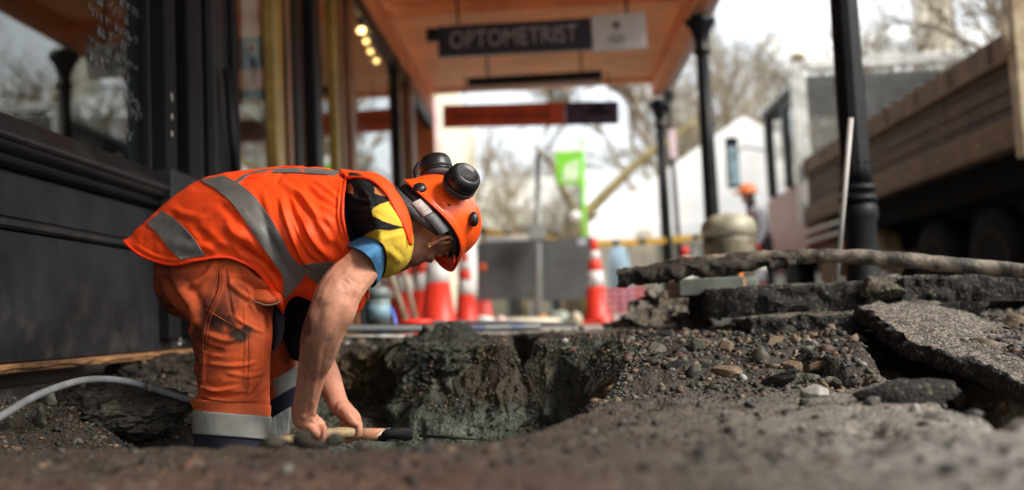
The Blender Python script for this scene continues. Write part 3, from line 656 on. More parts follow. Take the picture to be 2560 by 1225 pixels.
# second shop: timber framed bays
s2 = thing('timber_shopfront', 'shopfront with mustard and brown timber frames and glass bays beyond the black one', 'shopfront', (XW, 8, 0))
def post(name, a, b, dx, m, z0=-.02, z1=2.85, dx0=-.06):
    y0 = PX(a, 795, XW-.030)[1]; y1 = max(wd(b), y0+.04); return mk(name, bx(XW+dx0, XW+dx, y0, y1, z0, z1, .008), m, s2, smooth=False)
post('door_post', 690, 722, .008, m_gold); post('door_post', 726, 748, .0, m_brownw)
post('door_stile', 754, 783, -.02, m_blackg); post('drain_pipe', 788, 816, .02, m_blackg)
post('window_mullion', 848, 864, .006, m_gold); post('window_mullion', 867, 884, -.01, m_brownw)
post('window_mullion', 884, 905, .01, m_brownw)
post('red_panel', 918, 968, -.12, mat('maroon_panel', (.075, .02, .018), .35), .3, 1.9, -.16)
post('window_mullion', 1003, 1010, .03, m_blackg); post('window_mullion', 1012, 1022, .0, m_gold); post('corner_post', 1030, 1046, .05, m_brownw)
for (a, b) in [(600, 688), (818, 846), (906, 1002), (1023, 1030)]:
    mk('window_pane', bx(XW-.030, XW-.024, wd(a), wd(b), .34, 2.70), g_pane2, s2, smooth=False)
    mk('stall_board', bx(XW-.10, XW-.01, wd(a), wd(b), -.02, .335, .005), m_brownw, s2, smooth=False)
mk('head_rail', bx(XW-.10, XW+.01, wd(598), 13.3, 2.71, 2.855, .006), m_blackg, s2, smooth=False)
mk('threshold', bx(XW-.6, XW-.005, wd(748), wd(812), -.02, .03), m_brownw, s2, smooth=False)
# poster inside the first bay
pz = thing('poster', 'pale poster with a small blue and red figure hanging in the glass bay', 'poster', PX(640, 120, XW-.09))
ya, yb = PX(606, 120, XW-.09)[1], PX(664, 120, XW-.09)[1]
mk('paper', bx(XW-.092, XW-.088, ya, yb, 1.24, 2.0), mat('poster_paper', (.52, .50, .48), .7, var=.1), pz, smooth=False)
mk('print_band', bx(XW-.087, XW-.085, ya+.01, yb-.01, 1.32, 1.60), mat('poster_blue_grey', (.30, .36, .40), .7, var=.2), pz, smooth=False)
mk('print_figure', prism([(XW-.084, ya+.10, 1.57), (XW-.084, ya+.20, 1.585), (XW-.084, ya+.26, 1.53), (XW-.084, ya+.19, 1.49), (XW-.084, ya+.20, 1.43), (XW-.084, ya+.15, 1.44), (XW-.084, ya+.14, 1.50)], (1, 0, 0), 0, .001), mat('poster_navy', (.03, .05, .14), .6), pz, smooth=False)
mk('print_dot', ball((XW-.083, ya+.15, 1.63), (.001, .03, .025), 1), mat('poster_red', (.5, .05, .06), .6), pz)
# bulbs
m_bulb = mat('bulb_glow', (1, .8, .45), .4, emit=((1, .62, .20), 3.5))
m_cable = mat('cable', (.02, .02, .02), .6)
bl = [P(905, 76, 8.6), P(916, 103, 9.1), P(927, 128, 9.6), P(941, 152, 10.1)]
for i, c in enumerate(bl):
    t = thing('light_bulb', ['highest and nearest of the four glowing bulbs in the shop window', 'second glowing bulb from the top in the row of four', 'third glowing bulb from the top in the row of four', 'lowest and farthest of the four glowing bulbs in the shop window'][i], 'bulb', c, 'glowing bulbs hung in a row')
    mk('bulb', ball(c, .030, 2), m_bulb, t); mk('holder', lathe([(.014, .03), (.016, .07), (.006, .08)], c, n=8), m_cable, t)
    mk('wire', tube([c+[0, 0, .08], (c[0], c[1], 2.955)], .003, 4), m_cable, t)
# goods inside the shop (dim shapes behind the panes)
m_shelf = mat('shelf_wood', (.14, .07, .03), .6)
for i, (xx, yy, hh) in enumerate([(-2.4, 5.6, 1.1), (-2.9, 7.4, 1.3), (-2.3, 9.6, 1.0)]):
    t = thing('display_table', ['wooden display table with boxes in the bay next to the black shopfront', 'wooden display table with boxes in the middle of the shop', 'wooden display table with boxes at the far end of the shop'][i], 'table', (xx, yy, 0), 'display tables inside the shop')
    mk('tabletop', bx(xx-.35, xx+.35, yy-.5, yy+.5, hh-.04, hh, .005), m_shelf, t, smooth=False)
    for sx in (-1, 1):
        for sy in (-1, 1): mk('leg', bx(xx+sx*.3-.03, xx+sx*.3+.03, yy+sy*.45-.03, yy+sy*.45+.03, -.018, hh-.042), m_shelf, t, smooth=False)
    for k in range(4):
        mk('goods_box', bx(xx-.25+.0*k, xx+.05, yy-.42+k*.22, yy-.27+k*.22, hh+.001, hh+.12+.06*(k % 3)), [m_gold, m_orange, MATS['poster_paper'], MATS['poster_red']][k], t, smooth=False)
# ------------------------------------------------------------------ veranda
ver = thing('veranda', 'terracotta painted veranda ceiling over the pavement with edge beam and cross beams', 'veranda', (0, 7, 2.9))
HC = 3.16; YE = 13.2; XE = 1.62
ys = np.linspace(-2.0, YE-.25, 14); xs = np.linspace(XW+.03, 1.46, 4)
for i in range(len(ys)-1):
    for j in range(len(xs)-1):
        mk('ceiling_panel', bx(xs[j]+.004, xs[j+1]-.004, ys[i]+.004, ys[i+1]-.004, HC, HC+.012), m_orange, ver, smooth=False)
mk('ceiling_batten', bx(XW+.03, 1.46, -2, YE-.25, HC+.013, HC+.05), m_orange2, ver, smooth=False)
for y in (.6, 5.0, 9.4):
    mk('cross_beam', bx(XW+.031, 1.459, y-.05, y+.05, HC-.14, HC-.002, .008), m_orange2, ver, smooth=False)
mk('end_beam', bx(XW+.031, 1.459, YE-.22, YE-.08, HC-.03, HC+.06, .01), m_orange, ver, smooth=False)
mk('edge_beam', bx(1.465, 1.62, -2, YE, HC-.20, HC+.08, .01), m_orange2, ver, smooth=False)
m_gut = mat('pink_white_gutter', (.62, .50, .46), .5, var=.1, scale=3)
mk('gutter', bx(1.63, 1.80, -2, YE+.05, HC-.09, HC+.12, .03), m_gut, ver, smooth=False)
mk('roof_sheet', bx(XW-.1, 1.80, -2, YE+.1, HC+.13, HC+.16), mat('roof_sheet_grey', (.3, .3, .3), .5), ver, smooth=False)
mk('roof_edge', bx(XW, 1.80, YE-.07, YE+.06, HC-.01, HC+.12, .01), m_orange2, ver, smooth=False)
m_iron = mat('black_cast_iron', (.006, .0065, .008), .48, var=.3, scale=10, bump=.3, spec=.22)
def column(y, label, first=None):
    if first is not None:
        return copy_tree(first, loc=(1.55, y, -.05), label=label)
    c = np.array([1.55, y, -.05]); t = thing('veranda_column', label, 'column', c, 'cast iron veranda columns along the kerb')
    fl = lambda a: 1+.055*abs(math.cos(a*6))
    mk('pedestal', lathe([(.105, 0), (.105, .10), (.085, .13), (.080, .52), (.092, .55), (.092, .60), (.078, .62)], c, n=32), m_iron, t)
    mk('ring', lathe([(.082, .62), (.097, .632), (.097, .648), (.082, .66)], c, n=32), m_iron, t)
    mk('ring', lathe([(.082, .675), (.094, .687), (.094, .70), (.078, .712)], c, n=32), m_iron, t)
    mk('shaft', lathe([(.074, .712), (.068, .80), (.066, 1.6), (.058, 2.55)], c, n=48, wob=fl), m_iron, t)
    for k in range(12):
        a = k*math.pi/6; mk('bead', ball(c+[.076*math.cos(a), .076*math.sin(a), .82], .008, 1), m_iron, t)
    mk('capital', lathe([(.058, 2.55), (.080, 2.57), (.080, 2.60), (.062, 2.63), (.066, 2.70), (.10, 2.80), (.14, 2.86), (.145, 2.90), (.12, 2.91)], c, n=32, wob=lambda a: 1+.05*math.cos(a*8)), m_iron, t)
    mk('abacus', bx(c[0]-.10, c[0]+.07, c[1]-.12, c[1]+.12, c[2]+2.912, c[2]+2.93, .005), m_iron, t, smooth=False)
    return t
c1 = column(5.0, 'nearest black fluted veranda column with two bright rings')
column(9.4, 'second black veranda column from the right with its flared capital in view', c1)
column(13.1, 'slim farthest black veranda column at the end of the canopy', c1)
column(.6, 'black veranda column behind and right of the viewer', c1)
# ------------------------------------------------------------------ hanging signs
from mathutils import Euler
def sign(name, label, pl, pr, y, h, parts, rods):
    """flat board facing the viewer between pixel columns at distance y"""
    pass
m_navy = mat('navy_sign', (.008, .009, .022), .35, var=.1); m_letter = mat('sign_letter_grey', (.30, .27, .26), .6, var=.1)
m_white = mat('white_sign', (.50, .48, .46), .5, var=.06); m_letter2 = mat('sign_small_print', (.16, .15, .15), .7)
y = 8.6
a = PY(1097, 145, y); b = PY(1481, 132, y); c_ = PY(1617, 130, y); tp = PY(1097, 68, y)
sg_ = thing('hanging_sign', 'navy hanging sign reading OPTOMETRIST with a white panel at its right end', 'sign', (a[0], y, a[2]))
z0, z1 = a[2], tp[2]; zz = z1-z0
mk('board', bx(a[0], b[0], y-.03, y+.03, z0, z1, .004), m_navy, sg_, smooth=False)
mk('white_panel', bx(b[0]+.003, c_[0], y-.032, y+.03, z0-.015, z1+.02, .004), m_white, sg_, smooth=False)
MT = Matrix.Translation(((a[0]+b[0])/2-.01, y-.034, (z0+z1)/2)) @ Matrix.Rotation(rad(90), 4, 'X')
tg = text_geo('OPTOMETRIST', 1, .0, Matrix.Identity(4)); wdt = tg[0][:, 0].max()-tg[0][:, 0].min()
S_ = Matrix.Diagonal((.83*(b[0]-a[0])/wdt, .215, 1, 1))
mk('lettering', text_geo('OPTOMETRIST', 1, .002, MT@S_), m_letter, sg_, smooth=False)
xm = (b[0]+c_[0])/2
mk('emblem', lathe([(.038, -.036), (.038, -.034)], (xm-.02, y, (z0+z1)/2+.06), ax=(0, 1, 0), n=20), m_letter2, sg_, smooth=False)
for k, (w_, dz) in enumerate([(.15, -.035), (.18, -.065), (.12, -.09)]): mk('small_print', bx(xm-w_/2-.02, xm+w_/2-.02, y-.034, y-.0325, (z0+z1)/2+dz-.008, (z0+z1)/2+dz+.006), m_letter2, sg_, smooth=False)
for px in (1145, 1568):
    q = PY(px, 60, y); mk('rod', tube([(q[0], y, z1+.02), (q[0], y, HC)], .012, 6), m_iron, sg_)
q = PY(1080, 88, y); mk('end_bracket', bx(q[0]-.05, a[0]-.003, y-.04, y+.04, q[2]-.055, q[2]+.055, .01), m_iron, sg_, smooth=False)  # dark bracket at the left end of the board
y = 12.2
a = PY(1108, 320, y); b = PY(1413, 316, y); c_ = PY(1548, 314, y); tp = PY(1108, 263, y); z0, z1 = a[2], tp[2]
m_rs = mat('red_orange_sign', (.62, .085, .025), .45, var=.15, scale=3); m_pu = mat('purple_sign', (.05, .022, .06), .45, var=.2)
sg2 = thing('hanging_sign', 'long red-orange hanging sign with dark lettering and a purple end showing a black hat shape', 'sign', (a[0], y, a[2]))
mk('board', bx(a[0], b[0], y-.02, y+.02, z0, z1, .003), m_rs, sg2, smooth=False)
mk('purple_panel', bx(b[0]+.002, c_[0], y-.02, y+.02, z0, z1, .003), m_pu, sg2, smooth=False)
tg = text_geo('Naturomedicina', 1, 0, Matrix.Identity(4)); wdt = tg[0][:, 0].max()-tg[0][:, 0].min()
MT = Matrix.Translation(((a[0]+b[0])/2-.04, y-.023, (z0+z1)/2)) @ Matrix.Rotation(rad(90), 4, 'X') @ Matrix.Diagonal((.80*(b[0]-a[0])/wdt, .19, 1, 1))
mk('lettering', text_geo('Naturomedicina', 1, .001, MT), mat('sign_dark_letter', (.05, .012, .01), .6), sg2, smooth=False)
sg2.rotation_euler[1] = rad(1.7)
xc = (b[0]+c_[0])/2+.08; zc = (z0+z1)/2
mk('hat_shape', prism([(xc-.2, y-.0225, zc+.0), (xc-.1, y-.0225, zc+.04), (xc-.05, y-.0225, zc+.11), (xc+.05, y-.0225, zc+.11), (xc+.09, y-.0225, zc+.04), (xc+.18, y-.0225, zc+.02), (xc+.16, y-.0225, zc-.02), (xc-.12, y-.0225, zc-.025)], (0, 1, 0), 0, .0015), mat('hat_black', (.006, .006, .006), .8), sg2, smooth=False)
for px in (1160, 1520):
    q = PY(px, 260, y); mk('rod', tube([(q[0], y, z1), (q[0], y, HC)], .008, 6), m_iron, sg2)
y = 11.0
a = PY(1170, 222, y); b = PY(1506, 222, y); tp = PY(1170, 203, y)
t = thing('ceiling_lamp', 'long black lamp box fixed under the far end of the veranda ceiling', 'lamp', (a[0], y, a[2]))
mk('housing', bx(a[0], b[0], y-.08, y+.08, a[2]+.02, a[2]+.11, .01), m_iron, t, smooth=False)
mk('diffuser', bx(a[0]+.02, b[0]-.02, y-.07, y+.07, a[2]-.01, a[2]+.018, .005), mat('unlit_diffuser', (.35, .25, .2), .5), t, smooth=False)
for s in (.15, .85): mk('bracket', tube([(a[0]+(b[0]-a[0])*s, y, a[2]+.11), (a[0]+(b[0]-a[0])*s, y, HC)], .012, 6), m_iron, t)
# ================================================================== FAR STREET
m_wht = mat('white_wall', (.84, .84, .81), .7, var=.05, scale=2); m_cream = mat('cream_wall', (.66, .60, .46), .7, var=.06, scale=2)
m_rooff = mat('white_metal_roof', (.75, .76, .76), .5, var=.06, scale=1); m_win = mat('dark_window', (.05, .06, .07), .2)
m_trim = mat('grey_trim', (.45, .45, .43), .6)
def facade(t, x0, x1, y, z0, z1, nx_, nz_, side=0, mwin=None):
    """windows on a wall facing -Y (side=0)"""
    for i in range(nx_):
        for k in range(nz_):
            w = (x1-x0)/nx_; h = (z1-z0)/nz_; cx = x0+w*(i+.5); cz = z0+h*(k+.5)
            f = mk('window', bx(cx-w*.3, cx+w*.3, y-.06, y-.003, cz-h*.32, cz+h*.32, .01), m_trim, t, smooth=False)
            mk('pane', bx(cx-w*.25, cx+w*.25, y-.075, y-.062, cz-h*.27, cz+h*.27), mwin or m_win, f, smooth=False)
def gable(name, label, x0, x1, y0, y1, zb, ze, zr, mw, mr, axis='x', win=(3, 1), chim=None):
    t = thing(name, label, 'building', ((x0+x1)/2, (y0+y1)/2, zb)); o = .3
    mk('wall', bx(x0, x1, y0, y1, zb, ze), mw, t, smooth=False)
    xm, ym = (x0+x1)/2, (y0+y1)/2
    if axis == 'x':   # ridge along x
        mk('roof', prism([(x0-o, y0-o, ze+.003), (x0-o, ym, zr), (x0-o, y1+o, ze+.003)], (1, 0, 0), 0, x1-x0+2*o), mr, t, smooth=False)
    else:
        mk('roof', prism([(x0-o, y0-o, ze+.003), (xm, y0-o, zr), (x1+o, y0-o, ze+.003)], (0, 1, 0), 0, y1-y0+2*o), mr, t, smooth=False)
    if win[0]: facade(t, x0+.3, x1-.3, y0, zb+.6, ze-.3, *win)
    if chim:
        cx, cy, w, z1 = chim; mk('chimney', bx(cx-w/2, cx+w/2, cy-w/2, cy+w/2, ze, z1), mat('rendered_chimney', (.55, .5, .4), .8), t, smooth=False)
        mk('chimney_band', bx(cx-w/2-.06, cx+w/2+.06, cy-w/2-.06, cy+w/2+.06, z1-.5, z1-.3), m_trim, t, smooth=False)
        for s in (-1, 1): mk('chimney_pot', lathe([(.14, 0), (.12, .35)], (cx+s*w*.22, cy, z1+.001), n=10), mat('clay_pot', (.45, .18, .1), .8), t)
    return t
# white gabled building beyond the columns (px 1480-1900)
gable('white_building', 'white gabled building beyond the second column', 2.2, 9.2, 38, 50, -.3, 4.3, 8.6, m_wht, m_rooff, 'y', (5, 1))
gable('white_building', 'low white-roofed building between the slim far column and the lamp post', 1.3, 3.9, 26, 33, -.3, 2.7, 4.4, m_wht, m_rooff, 'x', (2, 1))
t = thing('marquee', 'big white marquee roof rising to the right behind the second column', 'marquee', (4.4, 22, -.3))
m_tent = mat('white_canvas', (.9, .9, .88), .7, var=.03, scale=2)
mk('roof', prism([(.80, 22, 2.05), (4.45, 22, 4.35), (8.1, 22, 2.05)], (0, 1, 0), 0, 3.6), m_tent, t, smooth=False)
mk('valance', bx(.80, 8.1, 21.95, 21.99, 1.62, 2.05), m_tent, t, smooth=False)
for x_ in (.85, 3.2, 5.6, 7.9): mk('leg', bx(x_, x_+.08, 22.05, 22.13, -.3, 2.04), m_trim, t, smooth=False)
mk('back_wall', bx(.9, 8.0, 25.3, 25.4, -.3, 2.04), m_tent, t, smooth=False)
# cream building with ribbed band across the street end
t = thing('cream_building', 'long low cream building with a ribbed band closing the end of the street', 'building', (-2, 31, -.3))
mk('wall', bx(-7, 1.15, 30, 36, -.3, 2.7), m_cream, t, smooth=False)
mk('parapet', bx(-7.1, 1.25, 29.8, 36.1, 3.4, 4.3, .03), m_wht, t, smooth=False); mk('fascia', bx(-7.1, 1.2, 29.6, 29.79, 2.72, 3.38, .02), mat('pale_fascia', (.7, .68, .6), .6), t, smooth=False)
for i in range(60): mk('rib', bx(-6.9+i*.135, -6.83+i*.135, 29.9, 29.99, 1.2, 2.7), mat('tan_rib', (.42, .36, .26), .7), t, smooth=False)
facade(t, -6.8, 1.0, 30, -.1, 1.1, 6, 1)
t = thing('cream_building', 'tall cream building with pink edge trim at the left end of the street', 'building', (-4, 19, -.3))
mk('wall', bx(-7.5, -2.0, 18, 29, -.3, 5.6), mat('pale_green_cream', (.66, .68, .58), .7, var=.05), t, smooth=False)
mk('corner_trim', bx(-2.35, -1.96, 17.9, 17.98, -.3, 5.6), m_cream, t, smooth=False); facade(t, -7.3, -2.4, 18, .5, 5.2, 3, 2)
mk('side_panel', bx(-1.99, -1.95, 18.4, 28, .2, 5.3), m_cream, t, smooth=False)
# pink banner
t = thing('banner', 'narrow pink and white banner hanging beside the left end of the far sign', 'banner', PY(1090, 420, 15))
q0, q1 = PY(1074, 250, 15), PY(1108, 400, 15)
mk('cloth', prism([(q0[0], 15, q0[2]), (q1[0]-.04, 15, q0[2]), (q1[0], 15, q1[2]), (q0[0]+.08, 15, q1[2]+.2)], (0, 1, 0), 0, .01), mat('pink_cloth', (.75, .38, .38), .8, col2=(.8, .75, .72), scale=3), t, smooth=False)
mk('pole', tube([(q0[0]-.04, 15, -.02), (q0[0]-.04, 15, q0[2]+.15)], .025, 8), m_trim, t)
# houses on the right behind the truck
gable('white_house', 'white weatherboard house with a pale roof and a chimney behind the truck', 9.5, 24, 36, 48, -.3, 8.2, 11.6, m_wht, m_rooff, 'x', (6, 2), (15.5, 39, 1.2, 12.4))
gable('white_house', 'distant low white house beyond the trees', 30, 46, 60, 75, -.3, 5, 9, m_wht, m_rooff, 'x', (5, 1))
gable('brick_house', 'distant brown house to the left of the street end', -22, -9, 60, 72, -.3, 6, 9, mat('brown_brick', (.25, .14, .09), .8), mat('dark_roof', (.12, .11, .11), .7), 'x', (4, 2))
gable('long_terrace', 'pale terrace of shops closing the view far behind the trees', -30, 60, 95, 105, -.3, 6, 8, m_wht, m_trim, 'x', (14, 1))
# shops across the street on the right, outside the picture but seen in the window glass
gable('pale_shop', 'pale shop across the street right of the truck', 22, 30, -10, 6, -.3, 3.6, 5.4, m_cream, m_trim, 'y', (3, 1))
# ------------------------------------------------------------------ trees
m_bark = mat('lichen_bark', (.30, .25, .13), .9, col2=(.09, .07, .05), scale=6, bump=.7); m_twig = mat('twig_bark', (.25, .20, .13), .9, var=.3, scale=3)
def tree_geo(seed, h, spread=.9, lev=6, n0=5, lean=(0, 0), tr=.115):
    rs = np.random.RandomState(seed); TG = []; CG = []
    def seg(p, d, L, r, l):
        pts = [p]; dd = d.copy(); k = 4 if l < 3 else 2
        for i in range(k):
            dd = dd+rs.normal(size=3)*(.10 if l < 2 else .17)+np.array([0, 0, .05]); dd /= np.linalg.norm(dd); pts.append(pts[-1]+dd*L/k)
        (TG if l == 0 else CG).append(tube(pts, np.linspace(r, r*.68, k+1), 8 if l == 0 else (5 if l < 3 else 3), cap=False))
        if l >= lev: return
        nb = n0 if l == 0 else rs.choice([2, 3, 3] if l < lev-2 else [3, 4, 5])
        for j in range(nb):
            t = 1.0 if j == 0 else rs.uniform(.45, 1); q = pts[-1] if t == 1 else np.array(pts[int(t*k)])
            a = rs.normal(size=3); a -= (a@dd)*dd; a /= np.linalg.norm(a); an = spread*rs.uniform(.45, 1.0)*(.6 if j == 0 else 1)
            nd = dd*math.cos(an)+a*math.sin(an); nd[2] += .08; nd /= np.linalg.norm(nd)
            seg(q, nd, L*rs.uniform(.62, .86), r*rs.uniform(.5, .68), l+1)
    d0 = np.array([lean[0], lean[1], 1.0]); d0 /= np.linalg.norm(d0)
    seg(np.zeros(3), d0, h*.26, tr, 0)
    return join(*TG), join(*CG)
def bare_tree(x, y, seed, h, label, base=None, rz=0, **k):
    if base is None:
        a, b = tree_geo(seed, h, **k); t = thing('bare_tree', label, 'tree', (x, y, -.34), 'bare winter trees along the street')
        T = np.array([x, y, -.34]); mk('trunk', (a[0]+T, a[1]), m_bark, t); mk('crown', (b[0]+T, b[1]), m_twig, t); return t
    return copy_tree(base, loc=(x, y, -.34), rz=rz, label=label)
tA = bare_tree(6.2, 20, 11, 8.5, 'bare tree behind the truck cab', lev=6, n0=6)
tB = bare_tree(8.6, 16.5, 12, 8, 'bare tree behind the middle of the truck bed', lev=6, n0=6)
tC = bare_tree(2.2, 35, 13, 7.5, 'bare yellow-limbed tree right of the green banner', lev=6, n0=5)
bare_tree(9.5, 24, 0, 0, 'bare tree between the truck and the white house with the chimney', tA, 1.3)
bare_tree(6.0, 30, 0, 0, 'bare tree beyond the white gabled building corner', tB, 2.2)
bare_tree(12.2, 19, 0, 0, 'tall bare tree in front of the white house at the right', tA, 3.6)
bare_tree(-.6, 27, 0, 0, 'bare tree behind the middle of the far red sign', tC, 1.0)
bare_tree(-3.2, 24.5, 0, 0, 'bare tree left of the green banner, behind the white building edge', tB, 4.1)
bare_tree(6.6, 12.2, 0, 0, 'nearest bare tree just across the truck from the second column', tB, 5.0)
bare_tree(4.6, 33, 0, 0, 'distant bare tree above the white gabled roof', tC, 2.6)
bare_tree(8.9, 20.6, 0, 0, 'bare tree behind the middle of the truck, second row', tB, 1.9)
bare_tree(4.9, 16.2, 0, 0, 'slender bare tree rising behind the truck headboard', tC, 4.4)
bare_tree(11.5, 27, 0, 0, 'bare tree hiding the left corner of the chimney house', tC, 5.5)
bare_tree(9.2, 28.5, 0, 0, 'bare tree in the second row left of the chimney house', tA, 5.9)
bare_tree(9.9, 20.5, 0, 0, 'bare tree in the second row beyond the truck bed', tC, .4)
bare_tree(5.4, 35.5, 0, 0, 'tall bare tree seen between the two nearer columns', tA, 3.0).scale = (1.7, 1.7, 1.75)
bare_tree(4.2, 27.5, 0, 0, 'bare tree just right of the second column', tB, 2.7).scale = (1.4, 1.4, 1.5)
bare_tree(.5, 33, 0, 0, 'faint bare tree in the gap behind the green banner', tC, 2.0).scale = (1.2, 1.2, 1.2)
bare_tree(12.9, 31, 0, 0, 'bare tree in front of the left gable of the chimney house', tB, 3.3).scale = (1.2, 1.2, 1.1)
bare_tree(10.9, 33, 0, 0, 'bare tree at the front corner of the chimney house', tA, 1.1).scale = (1.2, 1.2, 1.1)
bare_tree(10.4, 23.6, 0, 0, 'bare tree with a wide crown in the second row beyond the truck', tB, 5.8).scale = (1.2, 1.2, 1.0)
bare_tree(16, 26, 0, 0, 'bare tree at the far right beyond the chimney house', tB, .6)
bare_tree(10.2, 9.5, 0, 0, 'bare tree on the far side of the road beside the truck tail', tA, 2.4)
# old forked tree with the white disc on its trunk (px 1440)
b0 = PZ(1440, 790, -.02); b0 = np.array([P(1440, 700, 17)[0], P(1440, 700, 17)[1], -.34])
t = thing('forked_tree', 'short brown forked tree trunk with a white disc, one long limb rising to the right', 'tree', b0)
def pp(px, py, d=17): return P(px, py, d)
mk('trunk', tube([b0, pp(1436, 640), pp(1438, 560), pp(1448, 520)], [.30, .25, .24, .16], 12), m_bark, t)
mk('limb', tube(spl([pp(1455, 545), pp(1500, 500), pp(1560, 440), pp(1620, 385), pp(1680, 350), pp(1740, 300)], 20), np.linspace(.11, .035, 20), 8), mat('yellow_lichen_bark', (.38, .31, .12), .9, col2=(.2, .16, .08), scale=5), t)
mk('limb', tube(spl([pp(1440, 530), pp(1405, 470), pp(1385, 420), pp(1340, 370)], 12), np.linspace(.10, .03, 12), 8), m_bark, t)
g1, g2 = tree_geo(31, 5, lev=5, n0=5); T = pp(1620, 385); mk('crown', (g2[0]*.7+T, g2[1]), m_twig, t)
T = pp(1365, 400); mk('crown', (g2[0]@rot('Z', 120).T*.5+T, g2[1]), m_twig, t)
q = pp(1440, 540, 16.6); mk('disc', lathe([(.001, 0), (.085, .0), (.085, .015), (.001, .015)], q, ax=(0, 1, 0), n=16), m_wht, t)
# green banner on its post
yb_ = 15.0
def pb(px, py): return PY(px, py, yb_)
q0, q1 = pb(1392, 375), pb(1458, 470)
t = thing('green_banner', 'bright green and white banner on a slim post', 'banner', (pb(1452, 500)[0], yb_, -.02))
m_gr = mat('green_cloth', (.20, .62, .03), .7, var=.08); 
mk('cloth', prism([(pb(1387, 375)[0], yb_, pb(1394, 380)[2]), (pb(1458, 375)[0], yb_, pb(1458, 378)[2]), (pb(1455, 462)[0], yb_, pb(1455, 462)[2]), (pb(1394, 462)[0], yb_, pb(1400, 462)[2])], (0, 1, 0), -.01, .0), m_gr, t, smooth=False)
mk('white_top', prism([(pb(1389, 352)[0], yb_, pb(1396, 362)[2]), (pb(1456, 352)[0], yb_, pb(1456, 358)[2]), (pb(1458, 377)[0], yb_, pb(1458, 377)[2]), (pb(1387, 377)[0], yb_, pb(1394, 379)[2])], (0, 1, 0), -.01, .0), m_wht, t, smooth=False)
mk('white_print', prism([(pb(1405, 455)[0], yb_-.012, pb(1400, 455)[2]), (pb(1412, 412)[0], yb_-.012, pb(1412, 412)[2]), (pb(1448, 398)[0], yb_-.012, pb(1448, 398)[2]), (pb(1446, 452)[0], yb_-.012, pb(1446, 452)[2])], (0, 1, 0), -.006, 0), mat('white_print_cloth', (.62, .8, .5), .7), t, smooth=False)
mk('post', tube([(pb(1453, 500)[0], yb_+.04, -.02), (pb(1453, 340)[0], yb_+.04, pb(1453, 350)[2])], .035, 8), m_gr, t)
# slim street lamp post right of the far column
q = PY(1672, 262, 16); t = thing('lamp_post', 'slim dark street lamp post with a small pink sign, right of the far column', 'lamp post', (q[0]+.04, 16, -.02))
mk('pole', tube([(q[0]+.04, 16, -.02), (q[0], 16, q[2])], .04, 8), m_iron, t); mk('lantern', lathe([(.03, 0), (.09, .1), (.09, .3), (.03, .38)], (q[0], 16, q[2]+.0), n=10), m_iron, t)
s0, s1 = PY(1672, 325, 15.9), PY(1692, 395, 15.9); mk('sign_plate', bx(s0[0], s1[0], 15.88, 15.9, s1[2], s0[2]), mat('pale_pink_plate', (.75, .55, .58), .5), t, smooth=False)
# ------------------------------------------------------------------ barrier at the end of the works
yb2 = 11.5
m_hoard = mat('grey_board', (.085, .09, .092), .6, var=.12, scale=4); m_galv = mat('galvanised_pole', (.36, .38, .38), .45, metal=.3, var=.1)
for (a, b, t0, lb) in [(1196, 1334, 600, 'left dark grey board of the works barrier, behind the small cones'), (1352, 1484, 592, 'right dark grey board of the works barrier, left of the big cone')]:
    p0, p1 = PY(a, 752, yb2), PY(b, t0, yb2); t = thing('barrier_board', lb, 'barrier', (p0[0], yb2, p0[2]))
    mk('panel', bx(p0[0], p1[0], yb2-.01, yb2+.01, p0[2], p1[2], .004), m_hoard, t, smooth=False)
    for s in (.12, .88):
        x_ = p0[0]+(p1[0]-p0[0])*s; mk('leg', tube([(x_, yb2+.03, -.02), (x_, yb2+.03, p0[2]+.1)], .012, 6), m_galv, t)
    if a < 1300:
        q = PY(1206, 668, yb2); mk('reflector', lathe([(.04, -.03), (.05, -.014), (.05, -.011)], (q[0], yb2, q[2]), ax=(0, 1, 0), n=16), mat('orange_reflector', (.7, .12, .03), .4), t)
    else:
        q = PY(1455, 606, yb2); mk('sticker', bx(q[0]-.05, q[0]+.05, yb2-.014, yb2-.0105, q[2]-.03, q[2]+.04, .001), mat('lilac_sticker', (.5, .48, .6), .6), t, smooth=False)
p0 = PY(1343, 775, 11.3); p1 = PY(1345, 385, 11.3); t = thing('barrier_post', 'tall grey post standing between the two dark grey boards', 'post', (p0[0], 11.3, -.02))
mk('pole', tube([(p0[0], 11.3, -.02), (p1[0], 11.3, p1[2])], [.046, .030], 10), m_galv, t); mk('clamp', bx(p0[0]-.06, p0[0]+.13, 11.24, 11.36, PY(1345, 600, 11.3)[2], PY(1345, 560, 11.3)[2], .01), m_galv, t, smooth=False)
p0, p1 = PY(1215, 605, 11.6), PY(1332, 585, 11.6); t = solo('barrier_rail', bx(p0[0], p1[0], 11.58, 11.62, p0[2], p1[2], .005), m_wht, 'white rail on top of the left dark grey board', 'rail', smooth=False)
# black and yellow tape
pa, pb_ = PY(1195, 575, 12.2), PY(1765, 590, 12.2)
t = thing('warning_tape', 'yellow and black warning tape strung across the street at chest height', 'tape', ((pa[0]+pb_[0])/2, 12.2, pa[2]))
n = 34; m_ye = mat('tape_yellow', (.72, .42, .03), .5, var=.1); m_tb = mat('tape_black', (.02, .02, .02), .5)
for i in range(n):
    u0, u1 = i/n, (i+1)/n; s = lambda u: pa+(pb_-pa)*u-np.array([0, 0, .12*math.sin(u*math.pi)])
    a, b = s(u0), s(u1); mk('tape_piece', prism([a+[0, 0, .036], b+[0, 0, .036], b-[0, 0, .036], a-[0, 0, .036]], (0, 1, 0), 0, .004), m_ye if i % 4 else m_tb, t, smooth=False)
